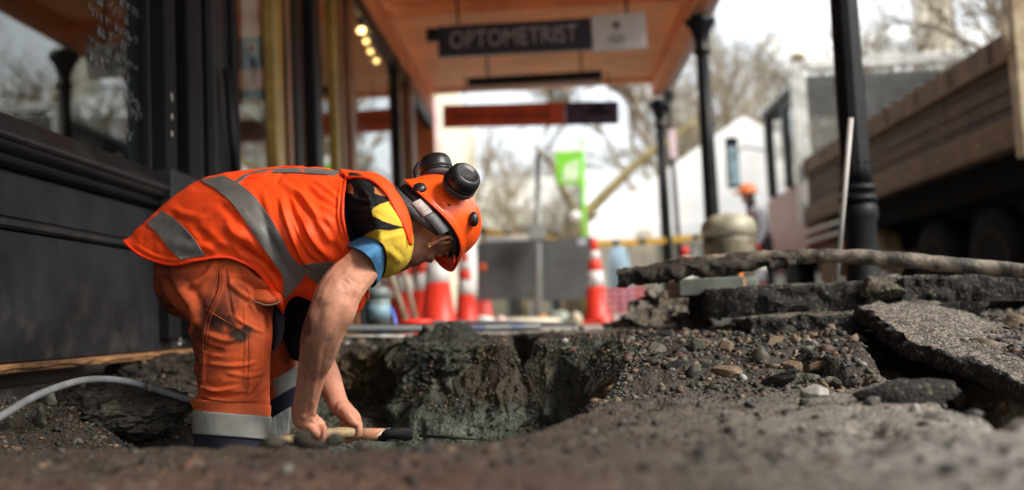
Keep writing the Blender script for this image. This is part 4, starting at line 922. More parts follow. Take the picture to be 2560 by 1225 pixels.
# ------------------------------------------------------------------ traffic cones
m_co = mat('cone_red_orange', (.80, .045, .025), .45, var=.1, scale=4); m_cw = mat('cone_white_band', (.72, .72, .70), .4, var=.08); m_cb = mat('cone_rubber_base', (.75, .06, .03), .6)
cone0 = None
def cone(px, d, label, s=1.0, top=None):
    global cone0
    b = P(px, 800, d); loc = (b[0], b[1], -.02)
    if cone0 is None:
        t = thing('traffic_cone', label, 'cone', loc, 'red and white traffic cones'); l = np.array(loc)
        mk('base', bx(l[0]-.19, l[0]+.19, l[1]-.19, l[1]+.19, l[2], l[2]+.045, .015), m_cb, t, smooth=False)
        R_ = lambda h: .145-.105*h/.86
        mk('body', lathe([(R_(0)+.01, .046), (R_(.08), .08), (R_(.40), .40)], l, n=24), m_co, t); mk('band', lathe([(R_(.40)+.002, .40), (R_(.56)+.002, .56)], l, n=24), m_cw, t)
        mk('body', lathe([(R_(.56), .56), (R_(.68), .68)], l, n=24), m_co, t); mk('band', lathe([(R_(.68)+.002, .68), (R_(.77)+.002, .77)], l, n=24), m_cw, t)
        mk('tip', lathe([(R_(.77), .77), (R_(.9), .90), (.02, .905)], l, n=24), m_co, t); cone0 = t; return t
    t = copy_tree(cone0, loc=loc, label=label); t.scale = (s, s, s); return t
cone(1097, 7.6, 'large red cone right below the worker’s face'); cone(1166, 11.2, 'slim red cone just left of the grey boards'); cone(1494, 10.4, 'red cone overlapping the right edge of the grey boards')
cone(1062, 9.3, 'red cone partly hidden behind the large one below the face'); cone(1012, 9.6, 'red cone behind the tool handles'); cone(1722, 11.6, 'cone with an orange top between the lamp post and the engine', .95)
cone(1208, 13.5, 'small distant cone behind the left grey board'); cone(1905, 12.5, 'cone beside the person in the orange helmet')
# plastic mesh barrier (px 1530-1590)
t = thing('plastic_barrier', 'pinkish red plastic mesh barrier beside the red cone', 'barrier', P(1560, 800, 9)); l = P(1560, 800, 9); m_pk = mat('pink_red_plastic', (.62, .05, .09), .5, var=.1)
for i in range(9): mk('bar', bx(l[0]-.16+i*.04, l[0]-.145+i*.04, 8.99, 9.01, .0, .28), m_pk if i % 2 else m_wht, t, smooth=False)
for z in (.1, .16, .22, .28): mk('rail', bx(l[0]-.17, l[0]+.2, 8.97, 8.988, z, z+.025), m_pk, t, smooth=False)
# small site clutter, px, py, w, h, d, material, label, name
m_lb = mat('light_blue_bag', (.45, .65, .78), .7, var=.1); m_or = mat('orange_plastic', (.85, .28, .06), .5); m_bl = mat('blue_plastic', (.05, .12, .5), .5)
def bag(px, py, w, h, d, m, label, name, cat, seed):
    c = P(px, py, d); r = (w/2*d/FPX, w/2*d/FPX, h/2*d/FPX); solo(name, rockgeo((c[0], c[1], -.02+r[2]), r, seed, .3, sub=2), m, label, cat)
bag(1215, 780, 60, 44, 9.2, m_wht, 'crumpled white bag on the ground left of the tall grey post', 'plastic_bag', 'bag', 1)
bag(1222, 770, 22, 30, 9.0, m_bl, 'small blue bag lying against the white one', 'plastic_bag', 'bag', 2)
bag(1250, 778, 40, 40, 9.1, mat('pink_bag_film', (.75, .5, .45), .6), 'pinkish bag right of the blue one', 'plastic_bag', 'bag', 3)
bag(1356, 776, 26, 40, 9.4, m_or, 'small orange tub at the foot of the tall grey post', 'plastic_tub', 'tub', 4)
bag(1400, 775, 60, 44, 9.9, mat('grey_green_sack', (.45, .52, .45), .7, var=.3), 'grey-green sack right of the orange tub', 'sack', 'sack', 5)
bag(1440, 785, 40, 40, 9.8, m_cream, 'cream sack left of the red cone', 'sack', 'sack', 6)
bag(1550, 660, 90, 210, 13.5, m_lb, 'pale blue and white covered stack beyond the red cone', 'covered_stack', 'stack', 7)
bag(1610, 640, 80, 240, 14.5, m_cream, 'tall cream wrapped bale left of the far column base', 'wrapped_bale', 'bale', 8)
bag(1300, 790, 260, 30, 9.6, m_cream, 'low pile of pale sand on the pavement before the grey boards', 'sand_pile', 'pile', 9)
bag(1170, 620, 70, 330, 16, m_wht, 'white covered stack behind the helmet', 'covered_stack', 'stack', 10)
# distant person with the orange helmet (px 1885)
def skinmesh(name, J, E, m, par, sub=2, root=0, smooth=True):
    """J = [(point, radius)], E = edges"""
    me = bpy.data.meshes.new(name); base = np.array(wloc(par)) if par else np.zeros(3)
    me.from_pydata([tuple(np.array(p)-base) for p, r in J], E, []); o = bpy.data.objects.new(name, me); COL.objects.link(o)
    md = o.modifiers.new('s', 'SKIN'); md.use_smooth_shade = True
    for i, (p, r) in enumerate(J):
        v = me.skin_vertices[0].data[i]; rr = r if isinstance(r, tuple) else (r, r); v.radius = rr; v.use_root = i == root
    o.modifiers.new('u', 'SUBSURF').levels = sub
    dg = bpy.context.evaluated_depsgraph_get(); ev = o.evaluated_get(dg); m2 = bpy.data.meshes.new_from_object(ev); o.modifiers.clear(); o.data = m2
    m2.materials.clear(); m2.materials.append(m)
    if par: o.parent = par
    return o
dB = 13.0; b = P(1893, 600, dB); bx0 = np.array([b[0], b[1], -.02])
t = thing('person', 'distant person in a white shirt and orange helmet bending beside the truck', 'person', bx0)
def q3(dx, dy, z): return bx0+np.array([dx, dy, z])
m_sk = mat('skin_far', (.45, .25, .17), .6); m_shirt = mat('white_shirt', (.72, .72, .74), .8); m_tr = mat('dark_trousers', (.03, .03, .035), .8)
skinmesh('body', [(q3(.05, 0, .95), .12), (q3(.02, 0, 1.2), .13), (q3(-.03, 0, 1.38), .10), (q3(-.06, 0, 1.5), .06), (q3(-.08, 0, 1.60), .09), (q3(-.08, 0, 1.66), .08),
   (q3(.1, -.1, .9), .09), (q3(.1, -.12, .5), .07), (q3(.12, -.12, .08), .05), (q3(.0, -.14, .03), .04), (q3(.08, .1, .9), .09), (q3(.1, .12, .5), .07), (q3(.12, .12, .08), .05), (q3(.0, .14, .03), .04)],
   [(0, 1), (1, 2), (2, 3), (3, 4), (4, 5), (0, 6), (6, 7), (7, 8), (8, 9), (0, 10), (10, 11), (11, 12), (12, 13)], m_tr, t)
skinmesh('shirt', [(q3(.05, 0, .98), .15), (q3(.02, 0, 1.2), .155), (q3(-.02, 0, 1.4), .12), (q3(.02, -.2, 1.36), .07), (q3(.05, -.24, 1.1), .05), (q3(-.05, -.24, .9), .045), (q3(.02, .2, 1.36), .07), (q3(.05, .24, 1.1), .05), (q3(-.05, .24, .9), .045)],
   [(0, 1), (1, 2), (2, 3), (3, 4), (4, 5), (2, 6), (6, 7), (7, 8)], m_shirt, t)
mk('head', ball(q3(-.09, 0, 1.56), (.085, .075, .11), 2), m_sk, t); mk('helmet', join(lathe([(.145, 0), (.125, .012), (.12, .06), (.09, .11), (.02, .135)], q3(-.09, 0, 1.60), n=16), bx(*[float(v) for v in (q3(-.27, 0, 0)[0], q3(-.12, 0, 0)[0], q3(0, -.07, 0)[1], q3(0, .07, 0)[1], 1.575, 1.595)], .005)), mat('orange_helmet_far', (.9, .2, .03), .4), t)
for s in (-1, 1): mk('hand', ball(q3(-.1, s*.24, .85), (.04, .03, .05), 1), m_sk, t)
mk('red_strap', ball(q3(-.1, -.1, 1.2), (.06, .08, .16), 2), mat('dark_red_cloth', (.3, .03, .04), .7), t)
# ------------------------------------------------------------------ truck
m_rust = mat('weathered_brown_steel', (.085, .048, .024), .8, col2=(.030, .018, .010), scale=4, bump=.4); m_rust2 = mat('brown_steel_rail', (.15, .082, .038), .8, col2=(.065, .036, .018), scale=5, bump=.4)
m_ty = mat('tyre', (.008, .008, .008), .9, spec=.1, bump=.5, scale=20); m_ylw = mat('rusty_cream_post', (.40, .32, .20), .7, col2=(.2, .12, .06), scale=8)
XT = 3.3; T0, T1 = 6.95, 12.8
tr = thing('tipper_truck', 'old tipper truck with brown dropside bed parked at the kerb seen from behind', 'truck', (4.4, 10, -.13))
zb, zt_ = 1.12, 1.95
mk('top_rail', bx(XT, XT+.09, T0, T1, zt_-.21, zt_, .01), m_rust2, tr, smooth=False)
for i in range(4):
    y0 = T0+.02+i*(T1-T0)/4; mk('side_panel', bx(XT+.04, XT+.07, y0+.05, y0+(T1-T0)/4-.05, zb+.22, zt_-.215), m_rust, tr, smooth=False)
    mk('stake', bx(XT+.015, XT+.1, y0-.03, y0+.03, zb+.22, zt_-.213, .006), m_rust, tr, smooth=False)
mk('bottom_rail', bx(XT-.02, XT+.08, T0, T1, zb, zb+.215, .01), m_rust2, tr, smooth=False)
mk('bed_floor', bx(XT+.1, 5.6, T0+.05, T1, zb+.02, zb+.12), m_rust, tr, smooth=False)
mk('far_side', bx(5.6, 5.68, T0, T1, zb, zt_), m_rust, tr, smooth=False)
mk('tailgate', bx(XT+.1, 5.6, T0, T0+.045, zb, zt_), m_rust, tr, smooth=False)
mk('corner_post', bx(XT-.05, XT+.09, T0-.12, T0-.003, zb-.1, zt_+.22, .012), m_ylw, tr, smooth=False); mk('post_cap', ball((XT+.02, T0-.06, zt_+.25), (.09, .09, .07), 2), m_ylw, tr)
mk('hinge', tube([(XT-.07, T0-.06, zt_+.05), (XT-.07, T0-.06, zt_-.2)], .03, 8), m_ylw, tr)
for x_ in (3.75, 5.1): mk('chassis_rail', bx(x_, x_+.1, T0+.3, 16.0, .62, .85, .01), mat('chassis_black', (.006, .0055, .005), .9, spec=.1), tr, smooth=False)
mk('mud_panel', bx(3.42, 3.52, T0+.15, T0+.22, .15, 1.05, .01), m_rust2, tr, smooth=False)
mk('sub_frame', bx(3.5, 5.5, T0+.2, T1-.2, .87, zb+.015), MATS['chassis_black'], tr, smooth=False)
def wheel(x, y, r=.46, w=.26):
    o = mk('wheel', lathe([(r*.62, -w/2), (r*.93, -w/2), (r, -w/2+.04), (r, w/2-.04), (r*.93, w/2), (r*.62, w/2)], (x, y, -.13+r), ax=(1, 0, 0), n=36), m_ty, tr)
    mk('rim', lathe([(.02, -w/2+.02), (r*.3, -w/2+.02), (r*.5, -w/2+.07), (r*.63, -w/2-.005), (r*.63, w/2-.03)], (x, y, -.13+r), ax=(1, 0, 0), n=24), m_rust2, o)
for y in (8.0, 9.2, 14.6):
    for x in (3.62, 5.3): wheel(x, y)
mk('mudguard', tube([(3.62, 8.0-.62*math.cos(a), .33+.62*math.sin(a)) for a in np.linspace(.1, 3.0, 14)], .16, 4, flat=.06), MATS['chassis_black'], tr)
mk('mud_flap', bx(3.45, 3.8, 7.28, 7.30, .0, .75), m_ty, tr, smooth=False)
for k in range(3): mk('plank_seam', bx(XT+.034, XT+.039, T0+.06, T1-.05, zb+.30+k*.12, zb+.306+k*.12), MATS['chassis_black'], tr, smooth=False)
for k in range(9):
    y_ = T0+.35+k*.75; mk('latch', bx(XT-.012, XT-.001, y_, y_+.05, zt_-.16, zt_-.02, .004), m_rust, tr, smooth=False); mk('rail_bolt', ball((XT-.024, y_+.3, zb+.1), (.008, .016, .016), 1), m_ylw, tr)
mk('fuel_tank', bx(3.35, 3.75, 10.6, 11.5, .35, .85, .08), mat('tan_tank', (.30, .22, .12), .6, var=.3), tr, smooth=False)
mk('tool_box', bx(3.34, 3.7, 11.65, 12.5, .3, .8, .03), m_rust2, tr, smooth=False)
for z, a_, b_ in ((.86, 10.2, 12.7), (.98, 11.2, 12.75), (.33, 9.8, 11.6)): mk('side_guard', bx(3.26, 3.30, a_, b_, z, z+.045, .008), mat('scuffed_alloy', (.42, .38, .34), .4, metal=.5), tr, smooth=False)
mk('marker_lamp', ball((3.25, 11.0, .72), .05, 2), mat('red_lens', (.5, .02, .02), .3), tr); mk('marker_lamp', ball((3.27, 9.7, .45), .04, 2), MATS['red_lens'], tr)
# headboard with mesh
m_mesh = mat('white_mesh', (.20, .20, .19), .5); m_hb = mat('dull_headboard', (.62, .60, .56), .6, var=.2)
mk('headboard_post', bx(XT-.06, XT+.12, T1+.02, T1+.14, zb, 3.25, .01), m_hb, tr, smooth=False); mk('headboard_post', bx(5.5, 5.62, T1+.02, T1+.14, zb, 3.25, .01), m_hb, tr, smooth=False)
mk('headboard_top', bx(XT+.12, 5.5, T1+.02, T1+.12, 3.12, 3.25, .01), m_hb, tr, smooth=False)
for i in range(22): mk('mesh_bar', bx(XT+.13, 5.5, T1+.06, T1+.072, 1.30+i*.082, 1.325+i*.082), m_mesh, tr, smooth=False)
for i in range(26): mk('mesh_bar', bx(XT+.20+i*.082, XT+.214+i*.082, T1+.076, T1+.09, 1.3, 3.12), m_mesh, tr, smooth=False)
mk('post_cap', ball((XT+.05, T1+.08, 3.3), (.1, .1, .08), 2), m_ylw, tr)
m_cab = mat('dull_white_cab', (.5, .48, .44), .45, var=.1)
mk('cab', bx(3.42, 5.45, T1+.45, 15.6, .7, 1.76, .06), mat('maroon_cab', (.16, .04, .035), .4), tr, smooth=False)
mk('cab_back', bx(3.9, 4.4, T1+.42, T1+.455, 1.78, 2.84), mat('cab_back_dark', (.05, .05, .05), .4), tr, smooth=False)
mk('cab_roof', bx(3.40, 5.4, T1+.42, 15.5, 2.98, 3.14, .05), m_iron, tr, smooth=False)
for (x_, y_) in ((3.45, T1+.46), (5.3, T1+.46), (3.45, 14.1), (3.45, 15.25), (5.3, 15.25)): mk('cab_pillar', bx(x_-.03, x_+.08, y_, y_+.2, 1.762, 2.978, .01), m_iron, tr, smooth=False)
mk('side_glass', bx(3.46, 3.466, T1+.67, 14.09, 1.77, 2.84), g_pane2, tr, smooth=False)
mk('window_surround', bx(3.435, 3.5, T1+.67, 14.09, 2.86, 2.975), m_iron, tr, smooth=False)
mk('seat', bx(3.8, 5.2, T1+.9, T1+1.1, 1.762, 2.5, .05), m_cream, tr, smooth=False)
mk('bonnet', bx(3.65, 5.3, 15.62, 16.8, .6, 1.6, .1), MATS['maroon_cab'], tr, smooth=False)
mir = mk('mirror_arm', tube([(3.42, 15.4, 2.5), (3.1, 15.5, 2.6), (3.0, 15.5, 2.5)], .015, 6), m_iron, tr); mk('mirror', bx(2.82, 3.02, 15.45, 15.5, 1.95, 2.75, .02), m_iron, mir, smooth=False)
mk('mirror_glass', bx(2.84, 3.0, 15.43, 15.448, 2.0, 2.6), mat('mirror_glass', (.6, .8, .85), .08, metal=1), mir, smooth=False)
# ------------------------------------------------------------------ engine under the second column
c = P(1825, 640, 6.2); c[2] = 0
t = thing('portable_engine', 'portable engine with a domed beige tank standing behind the hose', 'engine', (c[0], c[1], -.02))
m_beige = mat('beige_enamel', (.36, .33, .24), .45, var=.2, scale=8); m_gn = mat('grey_green_metal', (.10, .115, .10), .6, var=.2)
ztop = P(1825, 530, 6.2)[2]; W = .17
mk('tank', lathe([(.02, 0), (W*.9, 0), (W, -.0), (W*1.0, .06), (W*.9, .10), (W*.55, .135), (.01, .15)], (c[0], c[1], ztop-.15), n=32), m_beige, t)
mk('shroud', lathe([(W*.88, 0), (W*.92, .04), (W*.95, .2), (W*.97, .249)], (c[0], c[1], ztop-.40), n=28), mat('dirty_khaki_shroud', (.16, .135, .085), .6, var=.4, scale=9), t)
mk('crankcase', bx(c[0]-.14, c[0]+.14, c[1]-.14, c[1]+.14, .16, ztop-.41, .02), m_gn, t, smooth=False); mk('base', bx(c[0]-.2, c[0]+.2, c[1]-.2, c[1]+.2, -.018, .155, .02), m_gn, t, smooth=False)
mk('exhaust', bx(c[0]+.15, c[0]+.24, c[1]-.06, c[1]+.06, .3, .42, .02), m_wht, t, smooth=False); mk('carburettor', ball((c[0]-.18, c[1]-.05, .32), (.04, .04, .07), 2), mat('cream_part', (.5, .48, .35), .5), t)
# ------------------------------------------------------------------ hose, stake, pipe, pump, conduit, tools
m_hose = mat('muddy_hose', (.20, .165, .125), .6, col2=(.028, .022, .016), scale=16, bump=1, bscale=60, cr=(.42, .62))
hp = [P(1556, 694, 3.47), P(1620, 683, 3.44), P(1720, 662, 3.35), P(1850, 650, 3.3), P(1960, 643, 3.25), P(2090, 640, 3.2), P(2230, 648, 3.15), P(2380, 662, 3.1), P(2520, 674, 3.05), P(2760, 700, 2.9)]
hs = spl(hp, 160); rr = .024+.0030*fbm(hs*14, 3, 3)+.007*sstep(70, 0, np.arange(160))*(1+1.6*fbm(hs*25, 2, 5))
solo('suction_hose', (lambda g: (g[0]+.006*fbm(g[0]*40, 3, 6)[:, None]*np.array([0, .6, 1])*sstep(1.4, .5, g[0][:, 0])[:, None]+.0015*fbm(g[0]*60, 2, 4)[:, None], g[1]))(tube(hs, rr, 20)), m_hose, 'thick muddy hose arching over the rubble from the right edge', 'hose')
g = tube(spl([P(1545, 692, 3.40), P(1600, 690, 3.38), P(1680, 682, 3.33), P(1760, 670, 3.30), P(1900, 658, 3.255), P(1990, 652, 3.22)], 100), np.linspace(.030, .017, 100), 20); g = (g[0]+.020*fbm(g[0]*26, 4, 8, .65)[:, None]*np.array([1, 1, 1.4]), g[1])
solo('mud_crust', g, mat('wet_mud', (.035, .026, .018), .75, var=.5, scale=30, bump=1), 'ragged crust of mud clinging under the left end of the hose', 'mud')
a, b = P(1690, 700, 3.6), P(1850, 720, 3.6); solo('steel_plate', bx(a[0], b[0], 3.55, 3.9, P(1700, 742, 3.6)[2], a[2], .004), m_gn, 'dark green steel plate on edge under the hose', 'plate', smooth=False)
a = P(1853, 680, 4.6); solo('orange_marker', prism([P(1848, 675, 4.6), P(1856, 675, 4.6), P(1868, 725, 4.6), P(1850, 725, 4.6)], (0, 1, 0), 0, .02), m_or, 'small orange and white marker piece beyond the dark slab', 'marker', smooth=False)
solo('marker_stake', tube([P(2091, 712, 3.9), P(2127, 295, 3.9)], [.0085, .0105], 10), mat('grey_fibreglass', (.42, .40, .38), .5, var=.1), 'thin pale grey stake leaning in front of the nearest column', 'stake')
# blue pipe lying beyond the hole
m_bp = mat('dusty_blue_pipe', (.035, .055, .12), .5, col2=(.12, .13, .13), scale=9, cr=(.5, .6)); m_dk = mat('dark_grey_pipe', (.04, .045, .05), .5, var=.3, scale=8)
solo('blue_pipe', tube(spl([P(820, 822, 4.35), P(1000, 822, 4.4), P(1180, 821, 4.5), P(1350, 818, 4.6)], 40), .017, 14), m_bp, 'long dusty blue pipe lying behind the hole', 'pipe')
solo('grey_pipe', tube(spl([P(845, 842, 4.15), P(960, 841, 4.2), P(1060, 842, 4.3)], 20), .008, 10), mat('pale_thin_pipe', (.28, .27, .25), .6, var=.4, scale=20), 'thin pale pipe in front of the blue one', 'pipe')
solo('grey_pipe', tube(spl([P(1060, 806, 5.2), P(1250, 806, 5.4), P(1440, 812, 5.6)], 20), .012, 10), m_dk, 'dark pipe lying just beyond the blue one', 'pipe')
# pump
dp = 4.7; c = P(948, 800, dp); b0 = np.array([c[0], c[1], .0]); s = dp/FPX; zt2 = P(948, 716, dp)[2]
t = thing('submersible_pump', 'small blue and grey water pump standing behind the hole', 'pump', b0)
m_pg = mat('grey_green_pump', (.17, .21, .20), .5, var=.2, scale=15); m_pbl = mat('light_blue_label', (.10, .28, .42), .5, col2=(.25, .32, .32), scale=12)
R = 30*s; H_ = zt2
mk('base', lathe([(R*1.25, .0), (R*1.25, .03), (R*1.0, .04), (R*1.0, .075)], b0, n=24), m_iron, t); mk('body', lathe([(R*.95, .075), (R*.95, H_-.055)], b0, n=24), m_pg, t)
mk('label_band', lathe([(R*.97, .10), (R*.97, H_-.085)], b0, n=24), m_pbl, t); mk('cap', lathe([(R*1.02, H_-.055), (R*.98, H_-.02), (R*.8, H_-.003), (.005, H_)], b0, n=24), m_pg, t)
mk('handle', tube(spl([b0+[-.02, 0, H_], b0+[-.02, 0, H_+.03], b0+[.012, 0, H_+.045], b0+[.025, 0, H_]], 16), .003, 6), m_iron, t)
mk('cable', tube(spl([b0+[.0, 0, H_], b0+[-.06, -.01, H_+.04], b0+[-.1, -.03, .12], b0+[-.09, -.05, .02], b0+[-.2, -.1, .01]], 30), .004, 6), m_cable, t)
mk('bracket', bx(b0[0]-R*1.5, b0[0]-R*1.0, b0[1]-.03, b0[1]+.03, .0, H_-.06, .008), m_dk, t, smooth=False)
solo('blue_strap', tube(spl([P(978, 770, 4.75), P(985, 790, 4.72), P(990, 812, 4.7)], 10), .010, 6, flat=.4), m_bl, 'short blue strap hanging right of the pump', 'strap')
m_hd = mat('worn_tool_handle', (.34, .27, .19), .6, var=.2)
for i, (x0, y0, x1, y1, d, lb) in enumerate([(975, 680, 1030, 812, 6.2, 'worn wooden tool handle leaning just right of the pump'), (1012, 690, 1050, 812, 6.6, 'pale tool handle leaning left of the large red cone')]):
    a, b = P(x0, y0, d), P(x1, y1, d); b[2] = -.015; a = a+(a-b)*.35; t = thing('leaning_tool', lb, 'tool', b, 'tools leaning behind the pump')
    mk('handle', tube([b+(a-b)*.12, a], .016, 8), m_hd, t); mk('head', tube([b-[.0, 0, .0], b+(a-b)*.13], .022, 8, flat=.4), m_galv, t)
solo('red_bucket_lid', ball(P(1040, 806, 5.0), (.09, .07, .02), 2), m_co, 'flat red plastic lid lying beside the blue pipe', 'lid')
# grey conduit in the soil bank at the left
m_cond = mat('grey_conduit', (.17, .18, .19), .45, var=.15, scale=10, bump=.1)
solo('conduit', tube(spl([P(-140, 1120, 1.95), P(0, 1042, 2.05), P(90, 990, 2.2), P(180, 957, 2.32), P(250, 948, 2.42), P(330, 956, 2.5), P(410, 980, 2.56), P(490, 1004, 2.62), P(570, 1010, 2.7)], 80), .0088, 14), m_cond, 'grey conduit looping out of the soil bank at the lower left', 'conduit')
heap('soil_lump', P(300, 1030, 2.62), (.16, .12, .075), 'dark crumbly lump of soil holding down the grey conduit', 5, m_clod)
# leaning board behind the legs
a, b = P(745, 720, 3.05), P(700, 740, 3.05); c_, e = P(668, 1120, 2.98), P(716, 1120, 2.98)
solo('grey_board', prism([a, b, c_, e], (0, 1, 0), 0, .02), mat('scratched_grey_board', (.17, .18, .18), .5, var=.3, scale=30, bump=.4, stretch=(1, 1, .3)), 'scratched grey board standing upright behind the worker’s legs', 'board', smooth=False)
# ================================================================== THE WORKER
def PP(q): return P(*q)
def loft(secs, nv=64, nu=60, capends=True, closed=True):
    """secs: list of closed rings given by control points (px,py,d); smooth in both directions"""
    rings = np.array([spl([PP(q) for q in s], nv, closed=True) for s in secs])
    G = np.stack([spl(rings[:, j], nu) for j in range(nv)], 1)
    V = G.reshape(-1, 3); F = gridfc(nu, nv)
    if capends:
        V = np.concatenate([V, G[0].mean(0)[None], G[-1].mean(0)[None]]); n = nu*nv
        F += [(n, (j+1) % nv, j) for j in range(nv)] + [(n+1, (nu-1)*nv+j, (nu-1)*nv+(j+1) % nv) for j in range(nv)]
    return V, F
def limb(J, n=16, nu=None):
    """J: (px,py,d,r_px[,flat]) chain"""
    J = np.array([list(j[:4]) for j in J], float); k = nu or len(J)*8; S = spl(J, k)
    pts = np.array([P(*s[:3]) for s in S]); return tube(pts, S[:, 3]*S[:, 2]/FPX, n)
def blob(px, py, d, rx, ry, rd, ang=0, sub=3):
    """ellipsoid with axes in image pixels; ang turns it in the image plane"""
    s = d/FPX; g = ball((0, 0, 0), 1, sub); c, s_ = math.cos(rad(ang)), math.sin(rad(ang))
    v = g[0]*np.array([rx, ry, rd])*s; a = v[:, 0]*c-v[:, 1]*s_; b = v[:, 0]*s_+v[:, 1]*c
    return P(px, py, d)+a[:, None]*CR-b[:, None]*CU+v[:, 2][:, None]*CF, g[1]
def remesh(name, geo, m, parent, vox=.004, sm=3, keep=False):
    o = mk(name, geo, m, parent); md = o.modifiers.new('r', 'REMESH'); md.mode = 'VOXEL'; md.voxel_size = vox; md.use_smooth_shade = True
    if sm: s = o.modifiers.new('s', 'SMOOTH'); s.factor = .5; s.iterations = sm
    dg = bpy.context.evaluated_depsgraph_get(); m2 = bpy.data.meshes.new_from_object(o.evaluated_get(dg)); o.modifiers.clear(); o.data = m2
    m2.materials.clear(); m2.materials.append(m); m2.polygons.foreach_set('use_smooth', [True]*len(m2.polygons)); return o
def getV(o):
    n = len(o.data.vertices); a = np.zeros(n*3); o.data.vertices.foreach_get('co', a); return a.reshape(-1, 3)+np.array(wloc(o))
def setV(o, V):
    o.data.vertices.foreach_set('co', (V-np.array(wloc(o))).ravel()); o.data.update()
def getN(o):
    n = len(o.data.vertices); a = np.zeros(n*3); o.data.vertices.foreach_get('normal', a); return a.reshape(-1, 3)
def strokes(o, ST, extra=None, dmax=9):
    """sculpt folds: ST = [(pixel polyline, width_px, amp_px)], + raises, - grooves; acts on the side facing the viewer"""
    V = getV(o); N = getN(o); px, py, dd = proj(V); q = np.stack([px, py], -1); disp = np.zeros(len(V)); fac = np.clip(-(N@CF)*1.5+.25, 0, 1)
    for pl, w, a in ST:
        L = spl(np.array(pl, float), 24); D = np.full(len(V), 1e9); T = np.zeros(len(V))
        for i in range(len(L)-1):
            e = L[i+1]-L[i]; t = np.clip(((q-L[i])@e)/(e@e+1e-9), 0, 1); r = np.hypot(*(q-L[i]-t[:, None]*e).T); k = r < D; D = np.where(k, r, D); T = np.where(k, (i+t)/(len(L)-1), T)
        tp = np.clip(np.minimum(T, 1-T)*5, .0, 1)**.7
        disp += a*tp*(np.exp(-(D/w)**2) - .35*np.exp(-((D-1.7*w)/(.8*w))**2))
    disp = disp*dd/FPX*fac
    if extra is not None: disp = disp+extra(V, px, py)
    setV(o, V+N*disp[:, None])
def attr(o, name, vals):
    a = o.data.attributes.new(name, 'FLOAT', 'POINT'); a.data.foreach_set('value', np.asarray(vals, np.float32))
def blobs_attr(o, name, B, noise=.0, base=None):
    V = getV(o); px, py, _ = proj(V); s = np.zeros(len(V)) if base is None else base(V, px, py)
    nn = fbm(V*28, 4, 77)
    for (x, y, rx, ry, a) in B: s = np.maximum(s, a*sstep(1.25, .45, np.hypot((px-x)/rx, (py-y)/ry)+.9*nn))
    attr(o, name, np.clip(s, 0, 1))
def inpoly(px, py, poly):
    c = np.zeros(px.shape, bool); n = len(poly)
    for i in range(n):
        (x0, y0), (x1, y1) = poly[i], poly[(i+1) % n]
        c ^= ((y0 > py) != (y1 > py)) & (px < (x1-x0)*(py-y0)/(y1-y0+1e-9)+x0)
    return c
def paint(o, mats, layers):
    """material per face from closed outlines: layers = [(poly, material index)]"""
    me = o.data; me.materials.clear()
    for m in mats: me.materials.append(m)
    n = len(me.polygons); c = np.zeros(n*3); me.polygons.foreach_get('center', c); c = c.reshape(-1, 3)+np.array(wloc(o)); px, py, _ = proj(c); mi = np.zeros(n, np.int32)
    for poly, k in layers: mi[inpoly(px, py, poly)] = k
    me.polygons.foreach_set('material_index', mi)
def decal(name, target, e0, e1, m, parent, off=.0022, nu=60, nw=8, th=.0012):
    """a band lying on the garment: two pixel edges, dropped onto the surface"""
    V = getV(target); F = [tuple(p.vertices) for p in target.data.polygons]; bv = BVHTree.FromPolygons([Vector(v) for v in V], F)
    A = spl(np.array(e0, float), nu); B = spl(np.array(e1, float), nu); G = np.zeros((nu, nw, 3)); NN = np.zeros((nu, nw, 3)); dep = proj(V)[2].mean()
    for i in range(nu):
        for j in range(nw):
            q = A[i]+(B[i]-A[i])*j/(nw-1); r = Vector(ray(*q)).normalized(); h = bv.ray_cast(Vector(CAM), r)
            if h[0] is None:
                near = P(q[0], q[1], dep); h = bv.find_nearest(Vector(near))
            n = Vector(h[1])
            if n.dot(r) > .35: n = -n
            G[i, j] = h[0]; NN[i, j] = n
    for k in range(3):
        G[1:-1] = .25*G[:-2]+.5*G[1:-1]+.25*G[2:]; NN[1:-1] = .25*NN[:-2]+.5*NN[1:-1]+.25*NN[2:]
    NN /= np.linalg.norm(NN, axis=2)[..., None]+1e-9; T = G+NN*(off+th); U = G+NN*(-.001)
    n = nu*nw; Fs = gridf(nu, nw); Vv = np.concatenate([T.reshape(-1, 3), U.reshape(-1, 3)])
    rim = [i*nw for i in range(nu)]+[(nu-1)*nw+j for j in range(1, nw)]+[i*nw+nw-1 for i in range(nu-2, -1, -1)]+[j for j in range(nw-2, 0, -1)]
    Fs = Fs+[(rim[i], rim[(i+1) % len(rim)], rim[(i+1) % len(rim)]+n, rim[i]+n) for i in range(len(rim))]
    o = mk(name, (Vv, Fs), m, parent, auto=60); return o
# ------------------------------------------------------------------ materials
m_vest = mat('hi_vis_orange', (.93, .075, .009), .55, var=.05, scale=3, bump=.18, bscale=420, attr='dirt_shade', acol=(.36, .03, .012), spec=.25)
m_refl = mat('reflective_tape', (.17, .165, .155), .42, col2=(.105, .10, .095), scale=7, bump=.2, bscale=300, spec=.4)
m_refl2 = mat('reflective_tape_trouser', (.40, .40, .36), .45, col2=(.27, .27, .25), scale=9, bump=.2, bscale=200)
m_trou = mat('orange_work_trousers', (.66, .108, .028), .85, col2=(.42, .075, .028), scale=9, bump=.25, bscale=420, attr='dirt_shade', acol=(.028, .018, .014), cr=(.3, .6), spec=.2)
m_trou2 = mat('bright_trouser_hem', (.80, .14, .035), .75, var=.1, scale=8, bump=.3, bscale=240, attr='dirt_shade', acol=(.03, .02, .015))
m_navyc = mat('navy_cloth', (.014, .016, .032), .85, var=.3, scale=12, bump=.3)
